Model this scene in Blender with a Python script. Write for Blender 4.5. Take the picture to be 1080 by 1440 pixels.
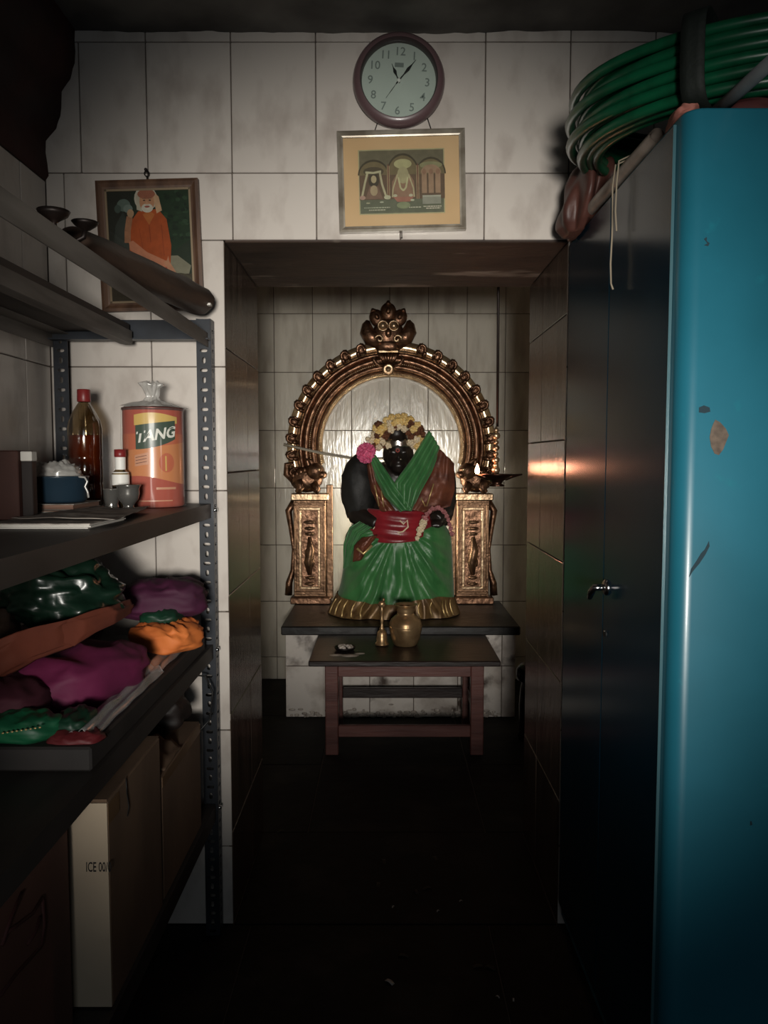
import bpy, math, random
from mathutils import Vector, Matrix, noise as mnoise
R = math.radians
PI = math.pi
random.seed(7)
for o in list(bpy.data.objects):
    bpy.data.objects.remove(o)
scene = bpy.context.scene
COL = scene.collection

# ------------------------------------------------------------------ camera
F = 1080.0
PITCH = R(4.0)
CH = 1.469
CP, SP = math.cos(PITCH), math.sin(PITCH)
cam_d = bpy.data.cameras.new('camera')
cam_d.sensor_fit = 'VERTICAL'
cam_d.sensor_height = 24.0
cam_d.lens = F / 1440.0 * 24.0
cam_d.clip_start = 0.02
cam = bpy.data.objects.new('camera', cam_d)
COL.objects.link(cam)
cam.location = (0, 0, CH)
cam.rotation_euler = (R(90) - PITCH, 0, 0)
scene.camera = cam

# ------------------------------------------------------------------ world, light, exposure
world = bpy.data.worlds.new('world')
scene.world = world
world.use_nodes = True
world.node_tree.nodes['Background'].inputs[0].default_value = (0.55, 0.62, 0.7, 1)
world.node_tree.nodes['Background'].inputs[1].default_value = 0.03
vs = scene.view_settings
vs.view_transform = 'Standard'
vs.look = 'None'
vs.exposure = 0.0
vs.gamma = 1.0
vs.use_curve_mapping = False

def add_spot(name, loc, target, energy, size, blend, radius, col):
    d = bpy.data.lights.new(name, 'SPOT')
    d.energy = energy
    d.spot_size = R(size)
    d.spot_blend = blend
    d.shadow_soft_size = radius
    d.color = col
    o = bpy.data.objects.new(name, d)
    COL.objects.link(o)
    o.location = loc
    o.rotation_euler = (Vector(target) - Vector(loc)).to_track_quat('-Z', 'Y').to_euler()
    return o
# added key spot behind the camera, cone narrowed so the view darkens outwards
add_spot('key_spot', (0.10, -1.6, 1.42), (0.03, 2.33, 1.50), 640, 38, 1.0, 0.22, (1.0, 0.955, 0.875))
# weak daylight from the room's door behind the camera
ad = bpy.data.lights.new('door_daylight', 'AREA')
ad.shape = 'RECTANGLE'
ad.size = 0.8
ad.size_y = 1.5
ad.energy = 4.2
ad.color = (0.82, 0.92, 1.0)
ao = bpy.data.objects.new('door_daylight', ad)
COL.objects.link(ao)
ao.location = (0.15, -1.55, 1.3)
ao.rotation_euler = (R(90), 0, 0)

# ------------------------------------------------------------------ helpers
def at(x, y, Y):
    """point seen at photo pixel (x, y) that stands Y metres into the room"""
    u = (x - 540) / F
    v = (y - 720) / F
    d = (u, CP - v * SP, -SP - v * CP)
    t = Y / d[1]
    return Vector((u * t, Y, CH + d[2] * t))

def onz(x, y, z):
    u = (x - 540) / F
    v = (y - 720) / F
    d = (u, CP - v * SP, -SP - v * CP)
    t = (z - CH) / d[2]
    return Vector((u * t, d[1] * t, z))

def lin(c):
    def f(v):
        v /= 255.0
        return v / 12.92 if v <= 0.04045 else ((v + 0.055) / 1.055) ** 2.4
    return (f(c[0]), f(c[1]), f(c[2]), 1)

MATS = {}
def mat(name, col, rough=0.6, metal=0.0, col2=None, scale=6.0, detail=4.0, stretch=(1, 1, 1), bump=0.0, bscale=None,
        bstretch=None, emit=None, estr=0.0, spec=0.5, coat=0.0, rand=0.0, lo=0.38, hi=0.66, alpha=1.0, trans=0.0, sheen=0.0,
        rough2=None, col3=None, scale3=3.0, lo3=0.6, hi3=0.7):
    m = bpy.data.materials.new(name)
    m.use_nodes = True
    nt = m.node_tree
    b = nt.nodes['Principled BSDF']
    b.inputs['Base Color'].default_value = lin(col)
    b.inputs['Roughness'].default_value = rough
    b.inputs['Metallic'].default_value = metal
    b.inputs['Specular IOR Level'].default_value = spec
    b.inputs['Coat Weight'].default_value = coat
    b.inputs['Coat Roughness'].default_value = 0.12
    b.inputs['Alpha'].default_value = alpha
    b.inputs['Transmission Weight'].default_value = trans
    b.inputs['Sheen Weight'].default_value = sheen
    if emit:
        b.inputs['Emission Color'].default_value = lin(emit)
        b.inputs['Emission Strength'].default_value = estr
    tc = nt.nodes.new('ShaderNodeTexCoord')
    oi = nt.nodes.new('ShaderNodeObjectInfo')
    def coords(st):
        mp = nt.nodes.new('ShaderNodeMapping')
        mp.inputs['Scale'].default_value = st
        ad_ = nt.nodes.new('ShaderNodeVectorMath')
        ad_.operation = 'ADD'
        mu = nt.nodes.new('ShaderNodeMath')
        mu.operation = 'MULTIPLY'
        mu.inputs[1].default_value = 37.0
        nt.links.new(oi.outputs['Random'], mu.inputs[0])
        nt.links.new(tc.outputs['Object'], ad_.inputs[0])
        nt.links.new(mu.outputs[0], ad_.inputs[1])
        nt.links.new(ad_.outputs[0], mp.inputs[0])
        return mp.outputs[0]
    def noise(sc, st, det=4.0):
        n = nt.nodes.new('ShaderNodeTexNoise')
        n.inputs['Scale'].default_value = sc
        n.inputs['Detail'].default_value = det
        nt.links.new(coords(st), n.inputs['Vector'])
        return n.outputs['Fac']
    def ramp(src, a, z):
        r = nt.nodes.new('ShaderNodeMapRange')
        r.inputs[1].default_value = a
        r.inputs[2].default_value = z
        nt.links.new(src, r.inputs[0])
        return r.outputs[0]
    out = None
    def mixc(fac, a, bcol):
        mx = nt.nodes.new('ShaderNodeMix')
        mx.data_type = 'RGBA'
        nt.links.new(fac, mx.inputs[0])
        if isinstance(a, tuple):
            mx.inputs[6].default_value = a
        else:
            nt.links.new(a, mx.inputs[6])
        mx.inputs[7].default_value = bcol
        return mx.outputs[2]
    if col2:
        f = ramp(noise(scale, stretch, detail), lo, hi)
        out = mixc(f, lin(col), lin(col2))
        if rough2 is not None:
            mr = nt.nodes.new('ShaderNodeMapRange')
            nt.links.new(f, mr.inputs[0])
            mr.inputs[3].default_value = rough
            mr.inputs[4].default_value = rough2
            nt.links.new(mr.outputs[0], b.inputs['Roughness'])
    if col3:
        f3 = ramp(noise(scale3, stretch, 5.0), lo3, hi3)
        out = mixc(f3, out if out is not None else lin(col), lin(col3))
    if rand:
        hs = nt.nodes.new('ShaderNodeHueSaturation')
        if out is not None:
            nt.links.new(out, hs.inputs['Color'])
        else:
            hs.inputs['Color'].default_value = lin(col)
        mr = nt.nodes.new('ShaderNodeMapRange')
        mr.inputs[3].default_value = 1 - rand
        mr.inputs[4].default_value = 1 + rand
        nt.links.new(oi.outputs['Random'], mr.inputs[0])
        nt.links.new(mr.outputs[0], hs.inputs['Value'])
        out = hs.outputs[0]
    if out is not None:
        nt.links.new(out, b.inputs['Base Color'])
    if bump:
        bn = nt.nodes.new('ShaderNodeBump')
        bn.inputs['Strength'].default_value = bump
        bn.inputs['Distance'].default_value = 0.01
        nt.links.new(noise(bscale or scale * 2, bstretch or stretch, 5.0), bn.inputs['Height'])
        nt.links.new(bn.outputs[0], b.inputs['Normal'])
    MATS[name] = m
    return m

def clear_mat(name, tint, gloss_rough, fac_lo, fac_hi):
    """thin clear sheet: transparent with a fresnel gloss"""
    m = bpy.data.materials.new(name)
    m.use_nodes = True
    nt = m.node_tree
    nt.nodes.clear()
    o = nt.nodes.new('ShaderNodeOutputMaterial')
    t = nt.nodes.new('ShaderNodeBsdfTransparent')
    t.inputs[0].default_value = lin(tint)
    g = nt.nodes.new('ShaderNodeBsdfGlossy')
    g.inputs['Roughness'].default_value = gloss_rough
    fr = nt.nodes.new('ShaderNodeLayerWeight')
    fr.inputs[0].default_value = 0.35
    mr = nt.nodes.new('ShaderNodeMapRange')
    mr.inputs[3].default_value = fac_lo
    mr.inputs[4].default_value = fac_hi
    mx = nt.nodes.new('ShaderNodeMixShader')
    nt.links.new(fr.outputs['Facing'], mr.inputs[0])
    nt.links.new(mr.outputs[0], mx.inputs[0])
    nt.links.new(t.outputs[0], mx.inputs[1])
    nt.links.new(g.outputs[0], mx.inputs[2])
    nt.links.new(mx.outputs[0], o.inputs[0])
    MATS[name] = m
    return m

def film_mat(name, tint, clear, gloss_rough, gloss):
    """thin milky plastic film"""
    m = bpy.data.materials.new(name)
    m.use_nodes = True
    nt = m.node_tree
    nt.nodes.clear()
    o = nt.nodes.new('ShaderNodeOutputMaterial')
    t = nt.nodes.new('ShaderNodeBsdfTransparent')
    d = nt.nodes.new('ShaderNodeBsdfDiffuse')
    d.inputs[0].default_value = lin(tint)
    g = nt.nodes.new('ShaderNodeBsdfGlossy')
    g.inputs['Roughness'].default_value = gloss_rough
    m1 = nt.nodes.new('ShaderNodeMixShader')
    m1.inputs[0].default_value = gloss
    m2 = nt.nodes.new('ShaderNodeMixShader')
    m2.inputs[0].default_value = clear
    nt.links.new(d.outputs[0], m1.inputs[1])
    nt.links.new(g.outputs[0], m1.inputs[2])
    nt.links.new(m1.outputs[0], m2.inputs[1])
    nt.links.new(t.outputs[0], m2.inputs[2])
    nt.links.new(m2.outputs[0], o.inputs[0])
    MATS[name] = m
    return m

def vcol_mat(name, rough=0.5):
    m = bpy.data.materials.new(name)
    m.use_nodes = True
    nt = m.node_tree
    b = nt.nodes['Principled BSDF']
    b.inputs['Roughness'].default_value = rough
    a = nt.nodes.new('ShaderNodeAttribute')
    a.attribute_name = 'Col'
    n = nt.nodes.new('ShaderNodeTexNoise')
    n.inputs['Scale'].default_value = 60
    tc = nt.nodes.new('ShaderNodeTexCoord')
    nt.links.new(tc.outputs['Object'], n.inputs['Vector'])
    hs = nt.nodes.new('ShaderNodeHueSaturation')
    mr = nt.nodes.new('ShaderNodeMapRange')
    mr.inputs[3].default_value = 0.75
    mr.inputs[4].default_value = 1.25
    nt.links.new(n.outputs['Fac'], mr.inputs[0])
    nt.links.new(mr.outputs[0], hs.inputs['Value'])
    nt.links.new(a.outputs['Color'], hs.inputs['Color'])
    nt.links.new(hs.outputs[0], b.inputs['Base Color'])
    MATS[name] = m
    return m

class MB:
    """collects shapes (world metres) and links them as one mesh object"""
    def __init__(s):
        s.v, s.f, s.sm, s.c = [], [], [], []
    def add(s, vs_, fs_, smooth=False, col=None):
        o = len(s.v)
        s.v += [Vector(p) for p in vs_]
        s.f += [tuple(i + o for i in f) for f in fs_]
        s.sm += [smooth] * len(fs_)
        s.c += [col] * len(fs_)
        return s
    def xf(s, M):
        s.v = [M @ p for p in s.v]
        return s
    def box(s, x0, x1, y0, y1, z0, z1, col=None):
        v = [(x, y, z) for x in (x0, x1) for y in (y0, y1) for z in (z0, z1)]
        f = [(0, 1, 3, 2), (4, 6, 7, 5), (0, 4, 5, 1), (2, 3, 7, 6), (0, 2, 6, 4), (1, 5, 7, 3)]
        return s.add(v, f, False, col)
    def cbox(s, x0, x1, y0, y1, z0, z1, c=0.003):
        """chamfered box"""
        xs = (x0, x1); ys = (y0, y1); zs = (z0, z1)
        v = []; idx = {}
        for i in (0, 1):
            for j in (0, 1):
                for k in (0, 1):
                    sx = c if i == 0 else -c
                    sy = c if j == 0 else -c
                    sz = c if k == 0 else -c
                    idx[(i, j, k, 0)] = len(v); v.append((xs[i], ys[j] + sy, zs[k] + sz))
                    idx[(i, j, k, 1)] = len(v); v.append((xs[i] + sx, ys[j], zs[k] + sz))
                    idx[(i, j, k, 2)] = len(v); v.append((xs[i] + sx, ys[j] + sy, zs[k]))
        f = []
        for i in (0, 1):
            f.append([idx[(i, j, k, 0)] for j, k in ((0, 0), (0, 1), (1, 1), (1, 0))])
            f.append([idx[(j, i, k, 1)] for j, k in ((0, 0), (1, 0), (1, 1), (0, 1))])
            f.append([idx[(j, k, i, 2)] for j, k in ((0, 0), (0, 1), (1, 1), (1, 0))])
            for j in (0, 1):
                f.append([idx[(i, j, 0, 0)], idx[(i, j, 1, 0)], idx[(i, j, 1, 1)], idx[(i, j, 0, 1)]])
                f.append([idx[(i, 0, j, 0)], idx[(i, 1, j, 0)], idx[(i, 1, j, 2)], idx[(i, 0, j, 2)]])
                f.append([idx[(0, i, j, 1)], idx[(1, i, j, 1)], idx[(1, i, j, 2)], idx[(0, i, j, 2)]])
                for k in (0, 1):
                    f.append([idx[(i, j, k, 0)], idx[(i, j, k, 1)], idx[(i, j, k, 2)]])
        return s.add(v, f)
    def lathe(s, prof, c, n=24, axis='Z', ang=(0, 2 * PI), smooth=True):
        c = Vector(c)
        full = abs(ang[1] - ang[0] - 2 * PI) < 1e-6
        m = n if full else n + 1
        v = []
        for r, h in prof:
            for i in range(m):
                a = ang[0] + (ang[1] - ang[0]) * i / n
                if axis == 'Z':
                    p = Vector((r * math.cos(a), r * math.sin(a), h))
                elif axis == 'Y':
                    p = Vector((r * math.cos(a), h, r * math.sin(a)))
                else:
                    p = Vector((h, r * math.cos(a), r * math.sin(a)))
                v.append(c + p)
        f = []
        for j in range(len(prof) - 1):
            for i in range(n):
                i2 = (i + 1) % m
                f.append((j * m + i, j * m + i2, (j + 1) * m + i2, (j + 1) * m + i))
        return s.add(v, f, smooth)
    def disc(s, c, r, n=24, axis='Y', col=None, rz=None):
        c = Vector(c)
        v = []
        for i in range(n):
            a = 2 * PI * i / n
            x = r * math.cos(a); z = (rz or r) * math.sin(a)
            v.append(c + (Vector((x, 0, z)) if axis == 'Y' else Vector((x, z, 0)) if axis == 'Z' else Vector((0, x, z))))
        return s.add(v, [tuple(range(n))], False, col)
    def ball(s, c, r, nu=12, nv=8, rot=None):
        c = Vector(c)
        if not hasattr(r, '__len__'):
            r = (r, r, r)
        v = []
        for j in range(nv + 1):
            t = PI * j / nv
            for i in range(nu):
                a = 2 * PI * i / nu
                p = Vector((r[0] * math.sin(t) * math.cos(a), r[1] * math.sin(t) * math.sin(a), r[2] * math.cos(t)))
                if rot is not None:
                    p = rot @ p
                v.append(c + p)
        f = []
        for j in range(nv):
            for i in range(nu):
                i2 = (i + 1) % nu
                if j == 0:
                    f.append((j * nu, (j + 1) * nu + i, (j + 1) * nu + i2))
                elif j == nv - 1:
                    f.append((j * nu + i, (j + 1) * nu, j * nu + i2))
                else:
                    f.append((j * nu + i, (j + 1) * nu + i, (j + 1) * nu + i2, j * nu + i2))
        return s.add(v, f, True)
    def tube(s, pts, rad, n=8, closed=False, smooth=True, caps=True, flat=1.0):
        pts = [Vector(p) for p in pts]
        if not hasattr(rad, '__len__'):
            rad = [rad] * len(pts)
        N = len(pts)
        v = []
        up = None
        for i, p in enumerate(pts):
            a = pts[(i - 1) % N] if closed or i > 0 else p
            b = pts[(i + 1) % N] if closed or i < N - 1 else p
            t = (b - a).normalized() if (b - a).length > 1e-9 else Vector((0, 0, 1))
            if up is None:
                up = Vector((0, 0, 1)) if abs(t.z) < 0.9 else Vector((0, 1, 0))
            e1 = (up - t * up.dot(t))
            if e1.length < 1e-6:
                e1 = t.orthogonal()
            e1.normalize()
            up = e1
            e2 = t.cross(e1)
            for k in range(n):
                an = 2 * PI * k / n
                v.append(p + (e1 * math.cos(an) * flat + e2 * math.sin(an)) * rad[i])
        f = []
        M = N if closed else N - 1
        for i in range(M):
            i2 = (i + 1) % N
            for k in range(n):
                k2 = (k + 1) % n
                f.append((i * n + k, i * n + k2, i2 * n + k2, i2 * n + k))
        if not closed and caps:
            f.append(tuple(range(n)))
            f.append(tuple((N - 1) * n + k for k in range(n)))
        return s.add(v, f, smooth)
    def prism(s, outline, y0, y1, plane='XZ', col=None, smooth=False):
        """2D outline extruded between y0 and y1"""
        n = len(outline)
        def P(a, b, y):
            return (a, y, b) if plane == 'XZ' else (y, a, b) if plane == 'YZ' else (a, b, y)
        v = [P(a, b, y0) for a, b in outline] + [P(a, b, y1) for a, b in outline]
        f = [tuple(range(n)), tuple(n + i for i in range(n))]
        f += [(i, (i + 1) % n, n + (i + 1) % n, n + i) for i in range(n)]
        return s.add(v, f, smooth, col)
    def grid(s, fn, nu, nv, smooth=True, wrap=False):
        v = []
        m = nu if wrap else nu + 1
        for j in range(nv + 1):
            for i in range(m):
                v.append(fn(i / nu, j / nv))
        f = []
        for j in range(nv):
            for i in range(nu):
                i2 = (i + 1) % m
                f.append((j * m + i, j * m + i2, (j + 1) * m + i2, (j + 1) * m + i))
        return s.add(v, f, smooth)
    def build(s, name, m, parent=None, recalc=True):
        off = Vector((0, 0, 0))
        if parent is not None:
            q = parent
            while q is not None:
                off += q.location
                q = q.parent
        me = bpy.data.meshes.new(name)
        me.from_pydata([p - off for p in s.v], [], s.f)
        me.polygons.foreach_set('use_smooth', s.sm)
        if any(c is not None for c in s.c):
            ca = me.color_attributes.new('Col', 'FLOAT_COLOR', 'CORNER')
            for poly, c in zip(me.polygons, s.c):
                for li in poly.loop_indices:
                    ca.data[li].color = lin(c or (128, 128, 128))
        me.update()
        if recalc:
            import bmesh
            bm = bmesh.new()
            bm.from_mesh(me)
            bmesh.ops.recalc_face_normals(bm, faces=bm.faces)
            bm.to_mesh(me)
            bm.free()
        o = bpy.data.objects.new(name, me)
        COL.objects.link(o)
        if m is not None:
            me.materials.append(MATS[m] if isinstance(m, str) else m)
        if parent is not None:
            o.parent = parent
        return o

def empty(name, loc):
    o = bpy.data.objects.new(name, None)
    o.empty_display_size = 0.05
    COL.objects.link(o)
    o.location = loc
    return o
def tag(o, label, cat, group=None):
    o['label'] = label
    o['category'] = cat
    if group:
        o['group'] = group
    return o
def thing(name, label, cat, loc, group=None):
    return tag(empty(name, loc), label, cat, group)
def struct(o, label=None, cat=None):
    o['kind'] = 'structure'
    if label: o['label'] = label
    if cat: o['category'] = cat
    return o
def add_mod_solid(o, t, off=0):
    m = o.modifiers.new('solid', 'SOLIDIFY'); m.thickness = t; m.offset = off
    return o
def bake(o):
    dg = bpy.context.evaluated_depsgraph_get()
    me = bpy.data.meshes.new_from_object(o.evaluated_get(dg))
    o.modifiers.clear()
    o.data = me
    return o
def text_mesh(txt, size, bold=0.0, shear=0.0, align='CENTER'):
    """verts (x, y) and faces of a line of lettering"""
    cu = bpy.data.curves.new('txt', 'FONT')
    cu.body = txt; cu.size = size; cu.align_x = align; cu.align_y = 'CENTER'
    cu.offset = bold; cu.shear = shear; cu.resolution_u = 3
    o = bpy.data.objects.new('txt', cu)
    COL.objects.link(o)
    bpy.context.view_layer.update()
    me = bpy.data.meshes.new_from_object(o.evaluated_get(bpy.context.evaluated_depsgraph_get()))
    v = [(p.co.x, p.co.y) for p in me.vertices]
    f = [tuple(p.vertices) for p in me.polygons]
    bpy.data.objects.remove(o)
    bpy.data.meshes.remove(me)
    return v, f
def nz(p, s=1.0, seed=0.0):
    return mnoise.noise(Vector(p) * s + Vector((seed, seed * 1.7, -seed)))

# ------------------------------------------------------------------ materials
mat('wall_tile', (206, 198, 190), 0.22, col2=(180, 170, 162), scale=11, detail=5, stretch=(1.1, 1, 0.6), lo=0.5, hi=0.74,
    bump=0.05, bscale=30, rand=0.04, spec=0.45)
mat('shrine_tile', (186, 180, 168), 0.17, col2=(160, 152, 140), scale=6, detail=4, stretch=(2.0, 1, 0.5), lo=0.46, hi=0.7,
    bump=0.16, bscale=22, bstretch=(2.2, 1, 0.45), rand=0.03, spec=0.55)
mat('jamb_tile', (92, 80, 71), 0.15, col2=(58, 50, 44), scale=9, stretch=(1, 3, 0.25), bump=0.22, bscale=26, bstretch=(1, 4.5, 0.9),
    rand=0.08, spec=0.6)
mat('grout', (92, 82, 74), 0.9)
mat('plinth_tile', (206, 198, 190), 0.35, col2=(150, 138, 128), scale=7, lo=0.48, hi=0.75, col3=(66, 52, 44), scale3=5, lo3=0.6, hi3=0.7, rand=0.05)
mat('lintel_stone', (70, 55, 46), 0.6, col2=(44, 33, 28), scale=7, stretch=(0.7, 2, 1), bump=0.3, bscale=20, col3=(150, 138, 126), scale3=4, lo3=0.57, hi3=0.66)
mat('black_stone', (22, 20, 19), 0.42, col2=(38, 34, 31), scale=9, detail=6, bump=0.2, bscale=25, lo=0.5, hi=0.72, spec=0.4)
mat('floor_stone', (30, 28, 25), 0.7, col2=(48, 44, 39), scale=5, detail=8, bump=0.25, bscale=18, lo=0.5, hi=0.74, spec=0.18, rand=0.1)
mat('ceiling_plaster', (112, 109, 104), 0.9, col2=(76, 73, 70), scale=4, bump=0.5, bscale=10)
mat('red_plaster', (60, 22, 16), 0.8, col2=(36, 14, 11), scale=5, bump=0.5, bscale=9)
mat('dark_wall', (90, 84, 78), 0.8, col2=(70, 64, 60), scale=3)
mat('steel_paint', (46, 50, 57), 0.42, col2=(35, 38, 43), scale=12, spec=0.5, metal=0.25)
mat('shelf_steel', (58, 54, 52), 0.5, col2=(40, 36, 34), scale=8, stretch=(2, 0.4, 1), metal=0.15)
mat('grey_board', (112, 106, 100), 0.6, col2=(78, 72, 66), scale=6, stretch=(4, 0.5, 4))
mat('dark_board', (52, 42, 36), 0.6, col2=(34, 27, 23), scale=6, stretch=(4, 0.5, 4))
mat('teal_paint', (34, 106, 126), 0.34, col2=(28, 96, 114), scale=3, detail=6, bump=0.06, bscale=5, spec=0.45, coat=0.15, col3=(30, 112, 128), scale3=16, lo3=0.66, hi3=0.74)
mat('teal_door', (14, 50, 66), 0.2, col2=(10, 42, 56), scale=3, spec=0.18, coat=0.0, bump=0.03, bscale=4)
mat('teal_edge', (58, 92, 100), 0.3, spec=0.6)
mat('chip_primer', (104, 90, 78), 0.8, col2=(76, 66, 58), scale=60)
mat('scratch', (20, 46, 56), 0.8)
mat('chrome', (205, 205, 205), 0.16, metal=1.0)
mat('keyhole', (16, 16, 16), 0.6)
mat('hose_green', (10, 86, 56), 0.34, col2=(8, 68, 44), scale=20, spec=0.6)
mat('strap_black', (20, 28, 24), 0.7, bump=0.2, bscale=60)
mat('pipe_white', (168, 156, 146), 0.5, col2=(128, 116, 106), scale=10)
mat('pipe_grey', (112, 116, 118), 0.55, col2=(90, 94, 96), scale=10)
mat('string', (140, 128, 110), 0.9)
mat('bag_brown', (90, 56, 48), 0.5, col2=(66, 38, 33), scale=9, bump=0.3, bscale=12, spec=0.5)
mat('pink_cloth', (170, 108, 96), 0.8, col2=(140, 86, 76), scale=12)
mat('darkred_cloth', (82, 30, 28), 0.8, col2=(60, 22, 22), scale=12)
mat('clock_rim', (104, 82, 84), 0.34, spec=0.6, coat=0.2)
mat('clock_rim_dark', (62, 46, 48), 0.4)
mat('clock_dial', (198, 206, 198), 0.6, col2=(188, 196, 188), scale=8)
mat('numeral_grey', (128, 136, 132), 0.6)
mat('ink_black', (20, 20, 22), 0.5)
clear_mat('glass', (246, 250, 248), 0.03, 0.03, 0.5)
film_mat('plastic_film', (225, 225, 225), 0.66, 0.18, 0.45)
film_mat('film_wrap', (235, 232, 228), 0.93, 0.25, 0.12)
film_mat('film_pale', (215, 212, 206), 0.45, 0.25, 0.25)
mat('silver_frame', (186, 178, 164), 0.32, metal=0.4, col2=(132, 122, 108), scale=14)
mat('gold_mat', (232, 186, 146), 0.7, col2=(224, 176, 134), scale=5)
mat('frame_wood', (104, 76, 58), 0.5, col2=(74, 52, 40), scale=10, stretch=(3, 3, 0.6))
mat('frame_lip', (140, 122, 98), 0.5, metal=0.4)
vcol_mat('print', 0.4)
mat('wire_dark', (38, 32, 30), 0.5, metal=0.6)
mat('cable_black', (18, 18, 18), 0.5)
mat('cable_pale', (146, 138, 124), 0.6)
mat('brass_dark', (140, 106, 84), 0.34, metal=0.95, col2=(84, 60, 46), scale=26, detail=6, bump=0.35, bscale=55, lo=0.4, hi=0.65, rough2=0.45)
mat('brass_pale', (196, 170, 138), 0.36, metal=0.9, col2=(134, 106, 80), scale=22, detail=5, bump=0.25, bscale=45, lo=0.42, hi=0.7)
mat('brass_mid', (120, 92, 70), 0.38, metal=0.85, col2=(86, 64, 48), scale=20, detail=5, bump=0.3, bscale=45, lo=0.4, hi=0.68)
mat('brass_plate', (232, 206, 168), 0.26, metal=0.9, col2=(190, 154, 112), scale=20, bump=0.15, bscale=30)
mat('brass_vessel', (176, 146, 108), 0.34, metal=0.7, col2=(140, 112, 80), scale=14, bump=0.05)
mat('bronze_lamp', (80, 54, 42), 0.34, metal=0.9, col2=(50, 34, 28), scale=20)
mat('iron_lamp', (40, 30, 26), 0.5, metal=0.6, col2=(26, 20, 18), scale=20)
mat('idol_stone', (26, 21, 19), 0.36, col2=(38, 31, 27), scale=18, bump=0.1, bscale=30, spec=0.5)
mat('idol_arm', (20, 20, 19), 0.6, col2=(30, 30, 28), scale=14, bump=0.35, bscale=20)
mat('sari_green', (66, 126, 70), 0.42, col2=(44, 104, 54), scale=5, detail=5, stretch=(3, 3, 0.6), bump=0.2, bscale=14, bstretch=(3, 3, 0.7), sheen=0.2)
mat('sari_border', (110, 72, 46), 0.4, col2=(84, 50, 34), scale=20, metal=0.25, bump=0.2, bscale=40)
mat('gold_thread', (214, 184, 128), 0.35, metal=0.6)
mat('hem_gold', (128, 100, 62), 0.42, metal=0.3, col2=(92, 68, 42), scale=14, stretch=(3, 3, 0.3))
mat('sash_red', (150, 34, 44), 0.34, col2=(122, 24, 34), scale=8, bump=0.2, bscale=16, sheen=0.2)
mat('pallu_brown', (118, 66, 46), 0.42, col2=(84, 44, 32), scale=14, metal=0.2, bump=0.2, bscale=30)
mat('silver', (210, 204, 196), 0.25, metal=1.0)
mat('bindi_red', (150, 60, 50), 0.6)
mat('flower_cream', (232, 204, 140), 0.7, col2=(220, 182, 104), scale=30, rand=0.12)
mat('flower_white', (226, 208, 176), 0.7, rand=0.08)
mat('flower_brown', (110, 66, 40), 0.8, col2=(80, 46, 30), scale=30)
mat('flower_rose', (178, 118, 118), 0.8, col2=(150, 90, 94), scale=30, rand=0.12)
mat('flower_pink', (226, 112, 150), 0.7, col2=(196, 78, 120), scale=40, rand=0.12)
mat('wood_maroon', (104, 66, 60), 0.4, col2=(78, 46, 42), scale=5, stretch=(0.5, 4, 4), bump=0.1, bscale=20)
mat('wood_black', (30, 21, 19), 0.4, col2=(44, 32, 29), scale=7, stretch=(0.6, 3, 3), bump=0.15, bscale=20)
mat('ash', (196, 186, 176), 0.9, col2=(150, 140, 132), scale=30, bump=0.4, bscale=60)
mat('flame', (255, 190, 120), 0.5, emit=(255, 176, 128), estr=38)
mat('tube_lit', (255, 250, 240), 0.5, emit=(255, 244, 222), estr=110)
mat('white_plastic', (210, 208, 200), 0.4)
mat('dark_pot', (44, 36, 33), 0.25, metal=0.7, col2=(30, 24, 22), scale=10)
mat('can_orange', (188, 92, 54), 0.32, coat=0.3)
mat('can_red', (172, 70, 48), 0.32, coat=0.3)
mat('can_amber', (200, 124, 68), 0.32, coat=0.3)
mat('can_green', (24, 56, 36), 0.35)
mat('can_yellow', (206, 170, 84), 0.4)
mat('can_white', (226, 224, 214), 0.4)
mat('can_pale', (198, 140, 106), 0.4)
mat('can_rim', (96, 44, 36), 0.35, metal=0.5)
mat('oil_amber', (150, 70, 30), 0.2, col2=(126, 54, 24), scale=5, coat=0.4)
clear_mat('bottle_clear', (200, 186, 160), 0.08, 0.12, 0.7)
mat('cap_red', (128, 40, 40), 0.4)
mat('label_white', (238, 236, 230), 0.5)
mat('steel_cup', (150, 148, 144), 0.2, metal=0.75)
mat('bowl_blue', (34, 52, 66), 0.35, col2=(28, 44, 56), scale=10)
mat('box_brown', (74, 44, 36), 0.7, col2=(62, 36, 30), scale=8)
mat('box_dark', (34, 26, 24), 0.6)
mat('paper', (150, 142, 134), 0.8, col2=(96, 88, 82), scale=22, lo=0.45, hi=0.6)
mat('paper_edge', (208, 204, 196), 0.8)
mat('book_tan', (150, 116, 98), 0.8, col2=(120, 90, 76), scale=8, stretch=(1, 1, 12))
mat('carton', (120, 96, 76), 0.85, col2=(98, 77, 60), scale=6, stretch=(1, 1, 0.4))
mat('carton_pale', (196, 178, 154), 0.85, col2=(180, 162, 140), scale=4)
mat('carton_red', (112, 76, 64), 0.85, col2=(94, 62, 52), scale=5)
mat('carton_tape', (126, 100, 74), 0.35, col2=(110, 86, 64), scale=6)
mat('carton_print', (60, 24, 22), 0.8)
mat('cloth_purple', (74, 20, 54), 0.75, col2=(56, 15, 42), scale=7, bump=0.15, bscale=20)
mat('cloth_magenta', (112, 28, 72), 0.7, col2=(90, 21, 58), scale=6, bump=0.15, bscale=20)
mat('cloth_maroon', (70, 20, 36), 0.8, col2=(52, 15, 27), scale=7)
mat('cloth_rust', (112, 54, 36), 0.75, col2=(86, 40, 28), scale=7, bump=0.15, bscale=20)
mat('cloth_orange', (220, 122, 58), 0.7, col2=(196, 98, 44), scale=8, bump=0.15, bscale=24)
mat('cloth_green', (24, 96, 62), 0.5, col2=(16, 70, 46), scale=12, bump=0.15, bscale=20)
mat('cloth_darkgreen', (18, 62, 42), 0.5, col2=(14, 44, 30), scale=8)
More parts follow.
